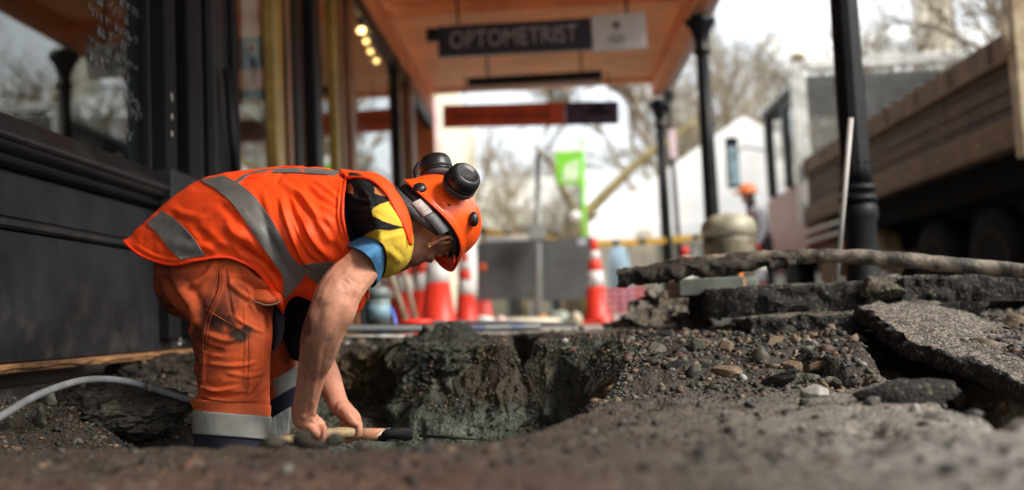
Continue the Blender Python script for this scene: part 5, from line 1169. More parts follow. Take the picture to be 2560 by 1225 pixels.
m_skin = mat('skin', (.52, .26, .165), .6, col2=(.37, .15, .095), scale=14, bump=.28, bscale=260, attr='dirt_shade', acol=(.10, .036, .026), cr=(.3, .7), spec=.35)
m_skin.node_tree.nodes['Principled BSDF'].inputs['Subsurface Weight'].default_value = .12
m_skin.node_tree.nodes['Principled BSDF'].inputs['Subsurface Radius'].default_value = (.012, .004, .002)
m_sblk = mat('black_shirt', (.014, .014, .016), .85, var=.3, scale=14, bump=.3, bscale=250, spec=.15); m_syel = mat('yellow_shirt', (.62, .43, .045), .8, var=.12, scale=10, bump=.3, bscale=250, spec=.2)
m_sora = mat('orange_strap_glow', (.35, .11, .03), .8); m_sblu = mat('blue_undershirt', (.07, .22, .42), .8, var=.2, scale=20, bump=.3, spec=.2)
m_helm = mat('orange_helmet_shell', (.92, .095, .010), .26, var=.10, scale=16, bump=.06, bscale=60, spec=.5, coat=.3); m_brim = mat('red_helmet_peak', (.75, .03, .02), .35, var=.05)
m_plast = mat('black_plastic', (.012, .012, .013), .36, var=.3, scale=14, bump=.25, bscale=120, spec=.45); m_hin = mat('helmet_inside_black', (.008, .007, .008), .7)
m_strap = mat('charcoal_strap', (.035, .035, .038), .6, bump=.4, bscale=200); m_buck = mat('grey_buckle', (.16, .17, .18), .5, var=.15, scale=30, bump=.3); m_labl = mat('white_label', (.48, .43, .42), .7, var=.15, scale=60)
m_hair = mat('dark_hair', (.022, .014, .010), .7, bump=.8, bscale=160)
man = thing('person', 'worker in orange vest and helmet bending over the hole with both hands on a shovel', 'person', (P(580, 1100, 2.5)[0], P(580, 1100, 2.5)[1], -.62))
# ------------------------------------------------------------------ body (one continuous mesh)
ARM_R = [(955, 570, 2.46, 42), (935, 622, 2.38, 42), (902, 668, 2.33, 49), (868, 704, 2.29, 54), (845, 738, 2.27, 57), (834, 770, 2.26, 58), (819, 800, 2.26, 54), (806, 838, 2.28, 52), (794, 886, 2.31, 45), (783, 922, 2.34, 38), (775, 958, 2.36, 34), (766, 1000, 2.39, 31), (760, 1030, 2.41, 31), (764, 1048, 2.42, 30), (784, 1062, 2.425, 25)]
ARM_L = [(940, 570, 2.80, 58), (880, 650, 2.84, 56), (800, 740, 2.80, 52), (768, 800, 2.76, 50), (772, 850, 2.72, 48), (800, 905, 2.66, 38), (822, 950, 2.61, 32), (838, 990, 2.58, 27), (847, 1012, 2.55, 26), (868, 1034, 2.52, 23)]
def hand(wr, kn, d0, seed, s=1.0, spread=(-12.5, 2.2, .013)):
    """wr wrist px, kn index knuckle px; four curled fingers over the handle, thumb behind"""
    G = []; mx_, my_ = (wr[0]+kn[0])/2, (wr[1]+kn[1])/2; an = math.degrees(math.atan2(kn[1]-wr[1], kn[0]-wr[0])); ln = math.hypot(kn[0]-wr[0], kn[1]-wr[1])
    G.append(blob(mx_, my_-1, d0+.010, ln*.60, 20*s, 30*s, an)); G.append(blob(wr[0]+12, wr[1]+8, d0, 22*s, 18*s, 20*s, an))
    G.append(blob(kn[0]-14, kn[1]-1, d0+.006, 16*s, 12*s, 32*s, an))
    lens = [1.0, 1.08, 1.0, .84]
    for k in range(4):
        dx, dy, dz = spread; x, y, d = kn[0]+dx*k*.9, kn[1]+dy*k, d0-.030+dz*k+.006; l = lens[k]*s; r = (7.7-.3*k)*s
        G.append(limb([(x-16*l, y-4*l, d+.004, r*1.05), (x, y, d, r*1.12), (x+3*l, y+17*l, d-.016, r), (x-1*l, y+31*l, d-.018, r*.97), (x-12*l, y+41*l, d-.006, r*.92), (x-23*l, y+40*l, d+.008, r*.8)], 12, 30))
        G.append(blob(x-24*l, y+40*l, d+.009, r*.85, r*.8, r*.8, 0, 2)); G.append(blob(x+1, y-1, d, r*1.16, r*1.16, r*1.1, 0, 2))
    # thumb leaves the side of the palm near its base and closes under the handle, pointing the same way
    G.append(limb([(wr[0]+16, wr[1]+12, d0-.012, 13*s), (wr[0]+26, wr[1]+28, d0-.030, 11.5*s), (wr[0]+40, wr[1]+42, d0-.034, 10*s), (wr[0]+52, wr[1]+48, d0-.022, 9*s)], 12, 24))
    G.append(blob(wr[0]+53, wr[1]+48, d0-.021, 9*s, 8*s, 8*s, 0, 2))
    return G
hc = np.array([1063., 561.]); hd = 2.52
ha = np.array([.838, -.44, .32]); ha /= np.linalg.norm(ha)            # crown direction (right, down, away)
hf = np.array([.18, .78, .60]); hf -= (hf@ha)*ha; hf /= np.linalg.norm(hf)   # face direction
hs_ = np.cross(ha, hf); hs_ = hs_ if hs_[2] < 0 else -hs_             # towards the near ear
def HV(f, s, a): v = f*hf+s*hs_+a*ha; return P(hc[0], hc[1], hd)+v[0]*CR-v[1]*CU+v[2]*CF
HM = np.array([hf[0]*CR-hf[1]*CU+hf[2]*CF, hs_[0]*CR-hs_[1]*CU+hs_[2]*CF, ha[0]*CR-ha[1]*CU+ha[2]*CF])
def hb(f, s, a, rf, rs, ra, sub=3):
    g = ball((0, 0, 0), 1, sub); return (g[0]*np.array([rf, rs, ra]))@HM+HV(f, s, a), g[1]
def ht(pts, r, n=10): return tube(np.array([HV(*p) for p in pts]), r, n)
B = [limb(ARM_R), limb(ARM_L)]
B += hand((757, 1046), (808, 1070), 2.43, 1); B += hand((846, 1014), (896, 1056), 2.50, 2)
B.append(limb([(470, 690, 2.6, 105), (560, 600, 2.58, 95), (680, 560, 2.57, 92), (800, 555, 2.57, 98), (900, 545, 2.58, 85)], 24))
B.append(limb([(900, 540, 2.58, 80), (955, 565, 2.57, 55), (1005, 592, 2.55, 50), (1040, 592, 2.53, 50)], 20))
B.append(limb([(540, 700, 2.46, 80), (575, 820, 2.46, 72), (582, 950, 2.47, 58), (585, 1060, 2.48, 52), (580, 1200, 2.5, 44), (582, 1400, 2.5, 34)], 18))
B.append(limb([(520, 700, 2.74, 80), (610, 790, 2.78, 68), (690, 880, 2.80, 48), (700, 975, 2.80, 38), (620, 1060, 2.80, 34), (570, 1200, 2.80, 34), (560, 1380, 2.8, 32)], 18))
for g in [hb(0, 0, .035, .098, .078, .092), hb(.025, 0, -.045, .066, .064, .078), hb(.045, 0, -.092, .046, .046, .038), hb(.074, 0, -.118, .018, .022, .016), hb(-.01, .040, -.075, .034, .024, .034), hb(-.01, -.040, -.075, .034, .024, .034), hb(.02, .045, -.06, .045, .022, .035),
          hb(.02, -.045, -.06, .045, .022, .035), hb(.098, 0, -.018, .015, .013, .012), hb(.090, 0, -.052, .010, .024, .008), hb(.088, 0, -.064, .010, .021, .008), hb(.078, 0, .022, .018, .052, .012), hb(-.05, 0, -.04, .05, .052, .06)]: B.append(g)
B.append(ht([(.088, 0, .015), (.100, 0, -.008), (.108, 0, -.020)], [.008, .010, .012]))
for s in (1, -1):
    B.append(ht([(.010, .076*s, -.034), (.002, .084*s, -.018), (-.006, .093*s, .002), (-.004, .096*s, .018), (.008, .094*s, .027), (.019, .086*s, .018), (.016, .080*s, .0)], [.007, .0055, .0055, .0055, .005, .0045, .004]))
    B.append(hb(.006, .074*s, -.002, .016, .010, .022, 2)); B.append(hb(.004, .079*s, -.030, .008, .006, .009, 2)); B.append(hb(.072, .034*s, .0, .012, .018, .010, 2)); B.append(hb(.055, .044*s, -.028, .02, .02, .018, 2))
body = remesh('body', join(*B), m_skin, man, .0028, 5)
def skin_x(V, px, py): return .0006*fbm(V*45, 3, 4)
strokes(body, [([(842, 742), (826, 790), (812, 850)], 18, 2.5), ([(880, 770), (858, 830), (828, 900)], 14, 3), ([(850, 735), (880, 745), (900, 770)], 14, -2), ([(800, 760), (785, 830), (770, 900)], 12, -2.5),
               ([(806, 735), (812, 750), (822, 762)], 14, 3), ([(800, 870), (790, 930), (778, 990)], 7, 2.5), ([(770, 860), (757, 930), (748, 1000)], 8, -1.8), ([(870, 700), (850, 720)], 14, -3), ([(785, 1000), (780, 1040)], 7, 2.2), ([(752, 1035), (757, 1042), (764, 1044)], 7, 2),
               ([(905, 660), (880, 700)], 20, 3), ([(865, 640), (840, 690)], 12, -2), ([(868, 1030), (885, 1048)], 5, 1.5), ([(775, 1046), (795, 1060)], 5, 1.5)], skin_x)
blobs_attr(body, 'dirt_shade', [(815, 745, 34, 22, .35), (870, 830, 20, 60, .25), (812, 1085, 26, 18, .5), (895, 1085, 18, 26, .4), (1015, 670, 46, 30, .6), (1055, 650, 40, 30, .5), (1085, 628, 30, 20, .3), (1045, 610, 90, 80, .12), (770, 850, 20, 120, .4), (765, 800, 14, 80, .9), (840, 1075, 30, 30, .3)],  # grime and stubble, with shade on neck and arms painted into the skin
           base=lambda V, px, py: .18*np.clip(fbm(V*30, 3, 12)+.2, 0, 1))
# nostrils, eyes, lips, brows as real parts of the face
for s in (1, -1):
    mk('eye', hb(.080, .032*s, .002, .008, .010, .007, 2), mat('eye_white', (.6, .58, .55), .25), man); mk('eyebrow', ht([(.094, .018*s, .020), (.093, .034*s, .024), (.083, .050*s, .020)], [.003, .004, .002], 6), m_hair, man)
# stubble and short hair round the nape: a close shell
hg = hb(-.008, 0, .042, .090, .080, .080, 4); V = hg[0]
hair = mk('hair', (V+.0012*fbm(V*120, 2, 3)[:, None]*(V-HV(0, 0, .03))/.09, hg[1]), m_hair, man)
sb = []

mk('beard', join(hb(.050, 0, -.075, .046, .046, .041, 3), hb(.028, .040, -.062, .040, .027, .030, 3), hb(.028, -.040, -.062, .040, .027, .030, 3)), mat('stubble', (.10, .045, .03), .8, var=.4, scale=60, bump=.5, bscale=300), man) if 0 else None
mk('earring', hb(.004, .086, -.034, .003, .003, .004, 1), mat('gold_stud', (.8, .5, .15), .2, metal=1), man)
# ------------------------------------------------------------------ trousers
def ring(y, xl, xr, d, hd_, tilt=0, sq=.72):
    """horizontal ring between two pixel columns"""
    xm = (xl+xr)/2; w = (xr-xl)/2; o = []
    for k in range(8):
        t = math.pi-2*math.pi*k/8; c, s = math.cos(t), math.sin(t); f = 1 if k % 2 == 0 else 1.08
        o.append((xm+w*c*min(1, f), y+tilt*c, d-hd_*s*f))
    return o
leg_r = loft([ring(610, 420, 690, 2.56, .15, 20), ring(660, 388, 697, 2.545, .16, 10), ring(705, 392, 694, 2.53, .155), ring(755, 418, 690, 2.51, .14), ring(800, 462, 682, 2.49, .12), ring(860, 482, 679, 2.47, .105), ring(930, 486, 675, 2.47, .098), ring(985, 495, 672, 2.47, .095), ring(1020, 486, 672, 2.47, .096, 6), ring(1090, 488, 669, 2.48, .094, 6), ring(1170, 500, 660, 2.49, .08), ring(1300, 515, 650, 2.5, .07)], 56, 90)
leg_l = loft([ring(640, 420, 640, 2.72, .14), ring(720, 392, 600, 2.74, .14), ring(775, 412, 650, 2.76, .12, 20), ring(815, 470, 705, 2.78, .10, 30), ring(860, 590, 729, 2.80, .085, 20), ring(915, 640, 741, 2.80, .075), ring(990, 655, 741, 2.80, .07), ring(1015, 656, 738, 2.80, .068), ring(1045, 575, 690, 2.80, .065, -30), ring(1120, 525, 625, 2.8, .06), ring(1300, 515, 600, 2.8, .055)], 48, 70)
crotch = blob(500, 700, 2.64, 110, 110, 120)
tro = remesh('trousers', join(leg_r, leg_l, crotch), m_trou, man, .0042, 4)
def tro_x(V, px, py):
    q = V*np.array([9, 9, 16]); return .0045*fbm(q, 3, 41)+.0022*(1-np.abs(fbm(V*np.array([12, 12, 34]), 3, 43))*2.4)*sstep(800, 1000, py)
TS = [([(556, 645), (552, 720), (520, 800), (500, 860)], 5, 3.2), ([(562, 650), (572, 740), (585, 800)], 4, -3), ([(545, 650), (515, 690), (470, 720)], 9, 6), ([(440, 700), (480, 760), (505, 830)], 12, 9), ([(420, 760), (455, 800), (490, 820)], 9, -8),
      ([(410, 690), (440, 740), (470, 770)], 9, -7), ([(600, 660), (640, 700), (690, 740)], 8, 7), ([(590, 690), (630, 715), (665, 745)], 6, -6), ([(640, 690), (655, 720), (668, 752)], 5, 5), ([(570, 700), (600, 730), (640, 755)], 7, 5), ([(585, 790), (620, 815), (665, 835)], 4, 3.5),
      ([(500, 830), (560, 850), (600, 845)], 7, 4), ([(488, 845), (520, 870), (560, 880)], 7, -6), ([(500, 960), (540, 975), (600, 968)], 5, 6), ([(497, 975), (550, 990), (620, 985)], 5, -6), ([(500, 990), (570, 1003), (640, 1000)], 5, 6), ([(620, 1000), (655, 960), (668, 930)], 5, -5), ([(500, 905), (580, 915), (650, 905)], 5, 3.5), ([(560, 930), (620, 940), (668, 930)], 5, 3.5),
      ([(655, 780), (658, 860), (650, 940)], 6, 3), ([(612, 760), (615, 860), (612, 960)], 3, 2.4), ([(515, 830), (512, 900), (510, 1000)], 3.5, 3), ([(700, 850), (715, 870), (735, 880)], 6, 5), ([(690, 890), (715, 900), (738, 905)], 5, -4), ([(480, 880), (495, 940), (497, 990)], 8, -5)]
strokes(tro, [(a, b, c*1.5) for a, b, c in TS], tro_x)
blobs_attr(tro, 'dirt_shade', [(548, 708, 34, 26, .6), (590, 718, 24, 14, .55), (540, 785, 60, 60, .8), (548, 800, 42, 44, .95), (575, 805, 34, 36, .95), (598, 838, 28, 30, 1), (520, 770, 34, 60, .75), (560, 745, 40, 24, .7), (500, 850, 26, 60, .8), (490, 930, 18, 70, .6), (445, 760, 40, 60, .5), (620, 880, 14, 18, .35), (615, 960, 10, 24, .4), (580, 1000, 50, 10, .35), (525, 720, 16, 40, .5), (430, 720, 30, 40, .45)],
           base=lambda V, px, py: .42*np.clip(fbm(V*16, 4, 61)+.16, 0, 1)+.30*np.clip(fbm(V*55, 3, 62)-.05, 0, 1)+.45*sstep(500, 400, px)+.55*sstep(900, 680, py)*np.clip(fbm(V*9, 3, 66)+.4, 0, 1)*1.15)
# seams
for e in ([(549, 650), (548, 720), (516, 800), (508, 870), (512, 1000)], [(556, 645), (556, 720), (524, 800), (514, 870)], [(514, 772), (560, 800), (622, 838)], [(622, 838), (622, 920), (616, 990)], [(596, 662), (612, 705), (624, 745)]):
    e2 = [(x+1.6, y) for x, y in e]; o = decal('seam', tro, e, e2, m_trou, tro, off=.0012, nu=60, nw=3, th=.0006); attr(o, 'dirt_shade', np.clip(.35+.4*fbm(getV(o)*20, 2, 5), 0, 1))
# hem flare, bands, knee cloth
def cuff(name, y0, y1, pad, m, par, leg='r', sl=0, y_of=None):
    if leg == 'r': R_ = [(1008, 480, 673), (1030, 490, 672), (1060, 489, 670), (1092, 488, 668), (1125, 487, 667)]; d, hd_ = 2.472, .0975; tilt = 8
    else: R_ = [(900, 655, 742), (940, 662, 742), (980, 664, 742), (1010, 664, 742), (1030, 664, 741)]; d, hd_ = 2.80, .078; tilt = -24
    ys = np.linspace(y0, y1, 8); S = []
    for y in ys:
        xl = np.interp(y, [r[0] for r in R_], [r[1] for r in R_]); xr = np.interp(y, [r[0] for r in R_], [r[2] for r in R_]); S.append(ring(y, xl-pad, xr+pad, d, hd_+pad*.0009, tilt))
    g = loft(S, 64, 14, capends=False); V = g[0]; V = V+(.0042*fbm(V*np.array([14, 14, 7]), 3, 5))[:, None]*np.array([1, 1, 0])
    o = mk(name, (V, g[1]), m, par); md = o.modifiers.new('t', 'SOLIDIFY'); md.thickness = .003; md.offset = 1; return o
h1 = cuff('trouser_hem', 1006, 1034, 6.5, m_trou2, tro); attr(h1, 'dirt_shade', .3*np.clip(fbm(getV(h1)*30, 3, 3)+.3, 0, 1))
cuff('reflective_band', 1034, 1092, 8.5, m_refl2, tro); cuff('navy_hem', 1088, 1180, 3, m_navyc, tro)
cuff('reflective_band', 938, 990, 3, m_refl2, tro, 'l'); cuff('navy_hem', 985, 1030, 5, m_navyc, tro, 'l')
for lx, d in ((582, 2.5), (560, 2.8)):
    c = P(lx, 1395, d); z0 = -.6
    mk('boot', join(tube([(c[0], c[1], -.2), (c[0], c[1], -.42), (c[0]+.01, c[1], z0+.06)], [.062, .058, .06], 16), ball((c[0]+.07, c[1], z0+.04), (.14, .055, .05), 3)), mat('boot_leather', (.05, .035, .025), .7, bump=.5), man)
# pocket flap and its band at the hip
pf = loft([[(630, 724, 2.41), (664, 724, 2.395), (700, 734, 2.41), (672, 730, 2.42)], [(632, 734, 2.40), (666, 736, 2.386), (704, 740, 2.405), (672, 740, 2.41)], [(630, 745, 2.395), (668, 751, 2.380), (704, 745, 2.40), (672, 750, 2.405)], [(632, 750, 2.395), (668, 760, 2.384), (702, 750, 2.40), (668, 755, 2.405)]], 32, 24)
o = mk('pocket_flap', pf, m_trou, tro); attr(o, 'dirt_shade', [.25]*len(o.data.vertices))
mk('pocket_edge', tube(spl([P(632, 752, 2.378), P(665, 763, 2.376), P(692, 758, 2.382), P(706, 746, 2.392)], 20), .0022, 8), mat('pale_webbing', (.16, .09, .05), .7), tro)
# dark shape added to fill the shaded gap between leg and far arm
mk('dark_gap_fill', loft([[(676, 752, 2.5), (690, 745, 2.47), (704, 752, 2.5), (690, 758, 2.55)], [(676, 800, 2.52), (694, 800, 2.48), (712, 802, 2.52), (694, 805, 2.58)], [(678, 845, 2.53), (690, 850, 2.5), (705, 848, 2.53), (690, 850, 2.58)], [(679, 876, 2.54), (683, 878, 2.52), (688, 876, 2.54), (683, 878, 2.56)]], 20, 16), m_navyc, man)
# ------------------------------------------------------------------ shirt: torso, sleeve, blue undershirt
sl_secs = [[(905, 440, 2.60), (935, 450, 2.47), (985, 490, 2.45), (1000, 520, 2.55), (960, 500, 2.70)],
           [(862, 445, 2.58), (915, 452, 2.40), (1003, 518, 2.40), (1018, 575, 2.53), (930, 560, 2.70)],
           [(851, 490, 2.53), (920, 485, 2.34), (1008, 548, 2.35), (1026, 620, 2.49), (930, 600, 2.64)],
           [(856, 545, 2.47), (930, 528, 2.29), (1000, 590, 2.31), (1012, 662, 2.45), (905, 640, 2.58)],
           [(880, 585, 2.44), (940, 572, 2.27), (985, 630, 2.31), (975, 688, 2.43), (885, 660, 2.53)],
           [(897, 597, 2.42), (947, 602, 2.265), (966, 645, 2.31), (950, 694, 2.42), (890, 675, 2.50)]]
sleeve = loft(sl_secs, 230, 200, capends=False)
sh = mk('shirt', sleeve, m_sblk, man); md = sh.modifiers.new('t', 'SOLIDIFY'); md.thickness = .003
dg = bpy.context.evaluated_depsgraph_get(); m2 = bpy.data.meshes.new_from_object(sh.evaluated_get(dg)); sh.modifiers.clear(); sh.data = m2
strokes(sh, [([(870, 480), (900, 500), (940, 505)], 6, 4), ([(875, 520), (910, 525), (945, 520)], 6, 4), ([(880, 555), (905, 560), (930, 545)], 6, -4), ([(930, 590), (975, 580), (1012, 570)], 8, -4), ([(905, 470), (925, 500), (930, 540)], 5, 3.5), ([(880, 470), (890, 520), (885, 570)], 6, 3), ([(960, 620), (985, 640), (1005, 660)], 9, 3), ([(942, 612), (955, 645), (946, 690)], 4, 2), ([(940, 530), (965, 545), (985, 555)], 6, -3)], lambda V, px, py: .0016*fbm(V*26, 3, 6))
Y1_ = [(929, 527), (936, 519), (950, 511), (977, 501), (989, 507), (1006, 533), (1017, 564), (1013, 569), (985, 562), (955, 552), (940, 544), (931, 540)]
Y2_ = [(1011, 569), (975, 576), (940, 574), (925, 580), (905, 592), (885, 605), (885, 720), (1060, 720), (1060, 560), (1017, 560)]
paint(sh, [m_sblk, m_syel, m_sora], [(Y1_, 1), (Y2_, 1), ([(858, 462), (876, 458), (884, 470), (882, 484), (860, 482)], 2), ([(935, 465), (965, 480), (980, 495), (950, 488), (937, 484)], 2)])  # orange patches paint the translucent strap's glow onto the shirt
und = loft([[(893, 600, 2.42), (943, 606, 2.27), (960, 647, 2.315), (946, 692, 2.42), (888, 672, 2.49)], [(872, 610, 2.40), (928, 622, 2.255), (950, 665, 2.31), (940, 706, 2.40), (872, 688, 2.47)], [(858, 622, 2.385), (912, 634, 2.245), (938, 675, 2.30), (931, 717, 2.385), (858, 700, 2.46)]], 64, 22, capends=False)
us = mk('undershirt', und, m_sblu, man); md = us.modifiers.new('t', 'SOLIDIFY'); md.thickness = .002
strokes(us, [([(905, 610), (930, 640), (935, 690)], 4, 2)], lambda V, px, py: .0012*fbm(V*40, 3, 6))
tor = loft([[(500, 640, 2.6), (520, 560, 2.46), (600, 560, 2.42), (700, 640, 2.46), (640, 720, 2.6), (560, 680, 2.78)], [(640, 450, 2.62), (690, 520, 2.43), (740, 620, 2.41), (760, 700, 2.5), (700, 620, 2.75)], [(780, 440, 2.62), (820, 510, 2.43), (850, 610, 2.42), (850, 720, 2.52), (800, 600, 2.77)], [(862, 450, 2.60), (880, 510, 2.42), (930, 610, 2.44), (935, 700, 2.54), (880, 600, 2.76)], [(930, 470, 2.58), (960, 520, 2.47), (990, 590, 2.48), (985, 640, 2.55), (950, 560, 2.72)]], 48, 40)
ts = mk('shirt_body', tor, m_sblk, man)
# far sleeve run on down the arm, its black standing in for shade
fs = loft([[(900, 560, 2.75), (930, 600, 2.70), (950, 660, 2.78), (900, 640, 2.88)], [(840, 610, 2.80), (885, 650, 2.72), (905, 715, 2.80), (850, 690, 2.90)], [(730, 705, 2.78), (800, 715, 2.70), (850, 775, 2.80), (785, 760, 2.88)], [(702, 770, 2.76), (770, 775, 2.66), (825, 800, 2.77), (765, 800, 2.86)], [(706, 835, 2.73), (770, 840, 2.63), (822, 840, 2.74), (768, 842, 2.82)], [(726, 895, 2.70), (775, 910, 2.60), (822, 895, 2.69), (775, 898, 2.76)]], 40, 40, capends=False)
mk('far_sleeve_shade', fs, m_sblk, man)
# ------------------------------------------------------------------ vest
VS = [[(312, 600, 2.62), (335, 628, 2.53), (372, 648, 2.46), (432, 662, 2.395), (500, 650, 2.365), (565, 643, 2.36), (630, 668, 2.38), (672, 715, 2.41), (706, 776, 2.46), (690, 770, 2.62), (560, 720, 2.80), (400, 650, 2.76)],
      [(358, 560, 2.64), (385, 583, 2.53), (425, 600, 2.45), (480, 606, 2.385), (540, 606, 2.352), (590, 615, 2.35), (645, 650, 2.375), (685, 700, 2.41), (714, 760, 2.47), (700, 750, 2.64), (570, 690, 2.82), (430, 610, 2.78)],
      [(410, 514, 2.66), (440, 530, 2.54), (480, 545, 2.45), (530, 560, 2.38), (580, 577, 2.345), (625, 602, 2.345), (668, 642, 2.37), (705, 695, 2.41), (722, 748, 2.48), (710, 735, 2.66), (590, 660, 2.84), (470, 565, 2.80)],
      [(500, 449, 2.68), (530, 465, 2.56), (570, 490, 2.45), (612, 522, 2.38), (650, 560, 2.345), (685, 600, 2.345), (712, 645, 2.37), (735, 695, 2.42), (745, 742, 2.50), (735, 715, 2.68), (630, 610, 2.86), (540, 500, 2.82)],
      [(600, 429, 2.68), (625, 442, 2.56), (660, 470, 2.45), (695, 510, 2.37), (725, 555, 2.34), (750, 600, 2.34), (770, 645, 2.37), (785, 700, 2.43), (785, 755, 2.52), (775, 710, 2.70), (700, 580, 2.87), (640, 470, 2.83)],
      [(700, 421, 2.68), (716, 433, 2.56), (742, 460, 2.45), (768, 502, 2.37), (790, 550, 2.335), (808, 600, 2.34), (822, 650, 2.37), (832, 705, 2.43), (835, 770, 2.53), (825, 700, 2.70), (770, 560, 2.87), (725, 470, 2.83)],
      [(795, 420, 2.67), (805, 431, 2.55), (822, 458, 2.44), (838, 500, 2.365), (850, 548, 2.335), (860, 600, 2.345), (868, 650, 2.38), (880, 710, 2.44), (890, 782, 2.54), (880, 690, 2.70), (840, 560, 2.86), (815, 470, 2.82)],
      [(862, 434, 2.66), (864, 442, 2.55), (862, 460, 2.43), (856, 500, 2.355), (857, 550, 2.33), (868, 596, 2.345), (884, 640, 2.39), (905, 700, 2.46), (920, 745, 2.56), (915, 680, 2.70), (890, 560, 2.84), (875, 470, 2.80)]]
vg = loft(VS, 150, 150, capends=False)
vest = mk('vest', vg, m_vest, man)
def vest_x(V, px, py):
    t = np.stack([px*.0125-py*.005, px*.004+py*.010, V[:, 1]*5], -1)
    return .0042*fbm(t*np.array([1.2, .45, 1]), 3, 91)*1.3+.0022*fbm(t*2.6, 3, 95)
VST = [([(640, 470), (665, 560), (700, 650), (735, 700)], 9, -7), ([(560, 560), (620, 600), (680, 650), (720, 700)], 14, 8), ([(600, 520), (650, 590), (700, 660)], 10, 6), ([(430, 610), (500, 620), (570, 605)], 12, 4), ([(480, 560), (520, 600), (560, 630)], 10, -5),
       ([(700, 490), (720, 560), (755, 640), (790, 670)], 7, 9), ([(715, 480), (745, 560), (790, 640)], 6, -7), ([(740, 470), (780, 520), (830, 560)], 9, 7), ([(760, 460), (800, 500), (845, 520)], 7, -6), ([(700, 450), (760, 500), (800, 560), (830, 610)], 8, 6), ([(780, 450), (815, 470), (850, 500)], 6, 5), ([(760, 560), (800, 620), (850, 660)], 11, 7), ([(740, 540), (770, 600), (820, 660)], 7, -6),
       ([(640, 640), (680, 690), (705, 740)], 7, 9), ([(600, 620), (650, 650), (690, 700)], 7, -7), ([(830, 600), (850, 640), (880, 680)], 8, -5), ([(430, 520), (470, 540), (520, 545)], 9, 4), ([(540, 500), (580, 540), (600, 590)], 10, -5), ([(850, 470), (846, 540), (860, 600)], 4, 4), ([(330, 610), (400, 645), (480, 650), (560, 640)], 5, 3), ([(690, 460), (700, 440), (720, 430)], 5, -4)]
strokes(vest, VST, vest_x)
V = getV(vest)
blobs_attr(vest, 'dirt_shade', [(550, 540, 60, 50, .35), (590, 510, 60, 40, .35), (640, 560, 50, 60, .25), (560, 552, 8, 3, .9), (520, 548, 6, 2, .9), (700, 650, 30, 60, .4)], base=lambda V, px, py: .22*np.clip(fbm(V*11, 3, 8)+.1, 0, 1))
md = vest.modifiers.new('t', 'SOLIDIFY'); md.thickness = .003; md.offset = -1
# binding round hem and armhole
rv = getV(vest).reshape(150, 150, 3)
m_bind = mat('vest_binding', (.85, .05, .012), .5, var=.05, spec=.3)
mk('hem_binding', tube(np.concatenate([rv[0], rv[0][:1]]), .0034, 8, cap=False), m_bind, vest)
mk('armhole_binding', tube(rv[-1][:118], .0036, 8), m_bind, vest)
# shoulder strap running over to the front
def strip(name, e0, e1, m, par, th=.003, bulge=.006):
    A = spl([PP(q) for q in e0], 50)-CF*.016; B_ = spl([PP(q) for q in e1], 50)-CF*.016; k = 7; G = []
    for i in range(50):
        for j in range(k):
            t = j/(k-1); G.append(A[i]*(1-t)+B_[i]*t-CF*bulge*math.sin(t*math.pi)+.0012*fbm(A[i]*30+t, 2, 3)*CF)
    o = mk(name, (np.array(G), gridf(50, k)), m, par); md = o.modifiers.new('t', 'SOLIDIFY'); md.thickness = th; md.offset = 0; return o
o = strip('shoulder_strap', [(852, 427, 2.60), (900, 431, 2.54), (944, 436, 2.50), (979, 463, 2.45), (1013, 511, 2.41), (1030, 562, 2.40), (1032, 613, 2.41)], [(872, 448, 2.47), (905, 448, 2.43), (935, 457, 2.40), (966, 484, 2.365), (994, 530, 2.345), (1014, 572, 2.35), (1025, 608, 2.37)], m_vest, vest)
attr(o, 'dirt_shade', [0]*len(o.data.vertices))
mk('strap_binding', tube(spl([PP(q) for q in [(866, 444, 2.46), (905, 445, 2.425), (935, 454, 2.395), (966, 482, 2.36), (994, 529, 2.34), (1014, 571, 2.345), (1027, 610, 2.365)]], 50)-CF*.017, .0034, 8), m_bind, vest)
o = strip('far_shoulder', [(850, 424, 2.70), (900, 430, 2.72), (945, 436, 2.72), (985, 465, 2.68), (1012, 515, 2.62)], [(860, 436, 2.58), (905, 441, 2.57), (942, 446, 2.55), (978, 472, 2.50), (1008, 520, 2.46)], m_vest, vest, bulge=.0); attr(o, 'dirt_shade', [0]*len(o.data.vertices))
# front panel hanging below, between the arms
fp = loft([[(800, 690, 2.52), (825, 690, 2.46), (880, 720, 2.50), (900, 740, 2.60), (840, 720, 2.66)], [(778, 705, 2.54), (800, 720, 2.48), (850, 760, 2.50), (912, 745, 2.60), (830, 750, 2.66)], [(762, 705, 2.55), (775, 745, 2.50), (850, 790, 2.52), (921, 735, 2.62), (820, 780, 2.68)]], 60, 24, capends=False)
o = mk('front_panel', fp, m_vest, vest); attr(o, 'dirt_shade', [.1]*len(o.data.vertices))
o = mk('front_corner', prism(spl([P(664, 722, 2.40), P(700, 735, 2.385), P(708, 778, 2.40), P(700, 770, 2.42), P(672, 745, 2.43)], 24, closed=True), CF, -.002, .002), m_vest, vest); attr(o, 'dirt_shade', [.3]*len(o.data.vertices))
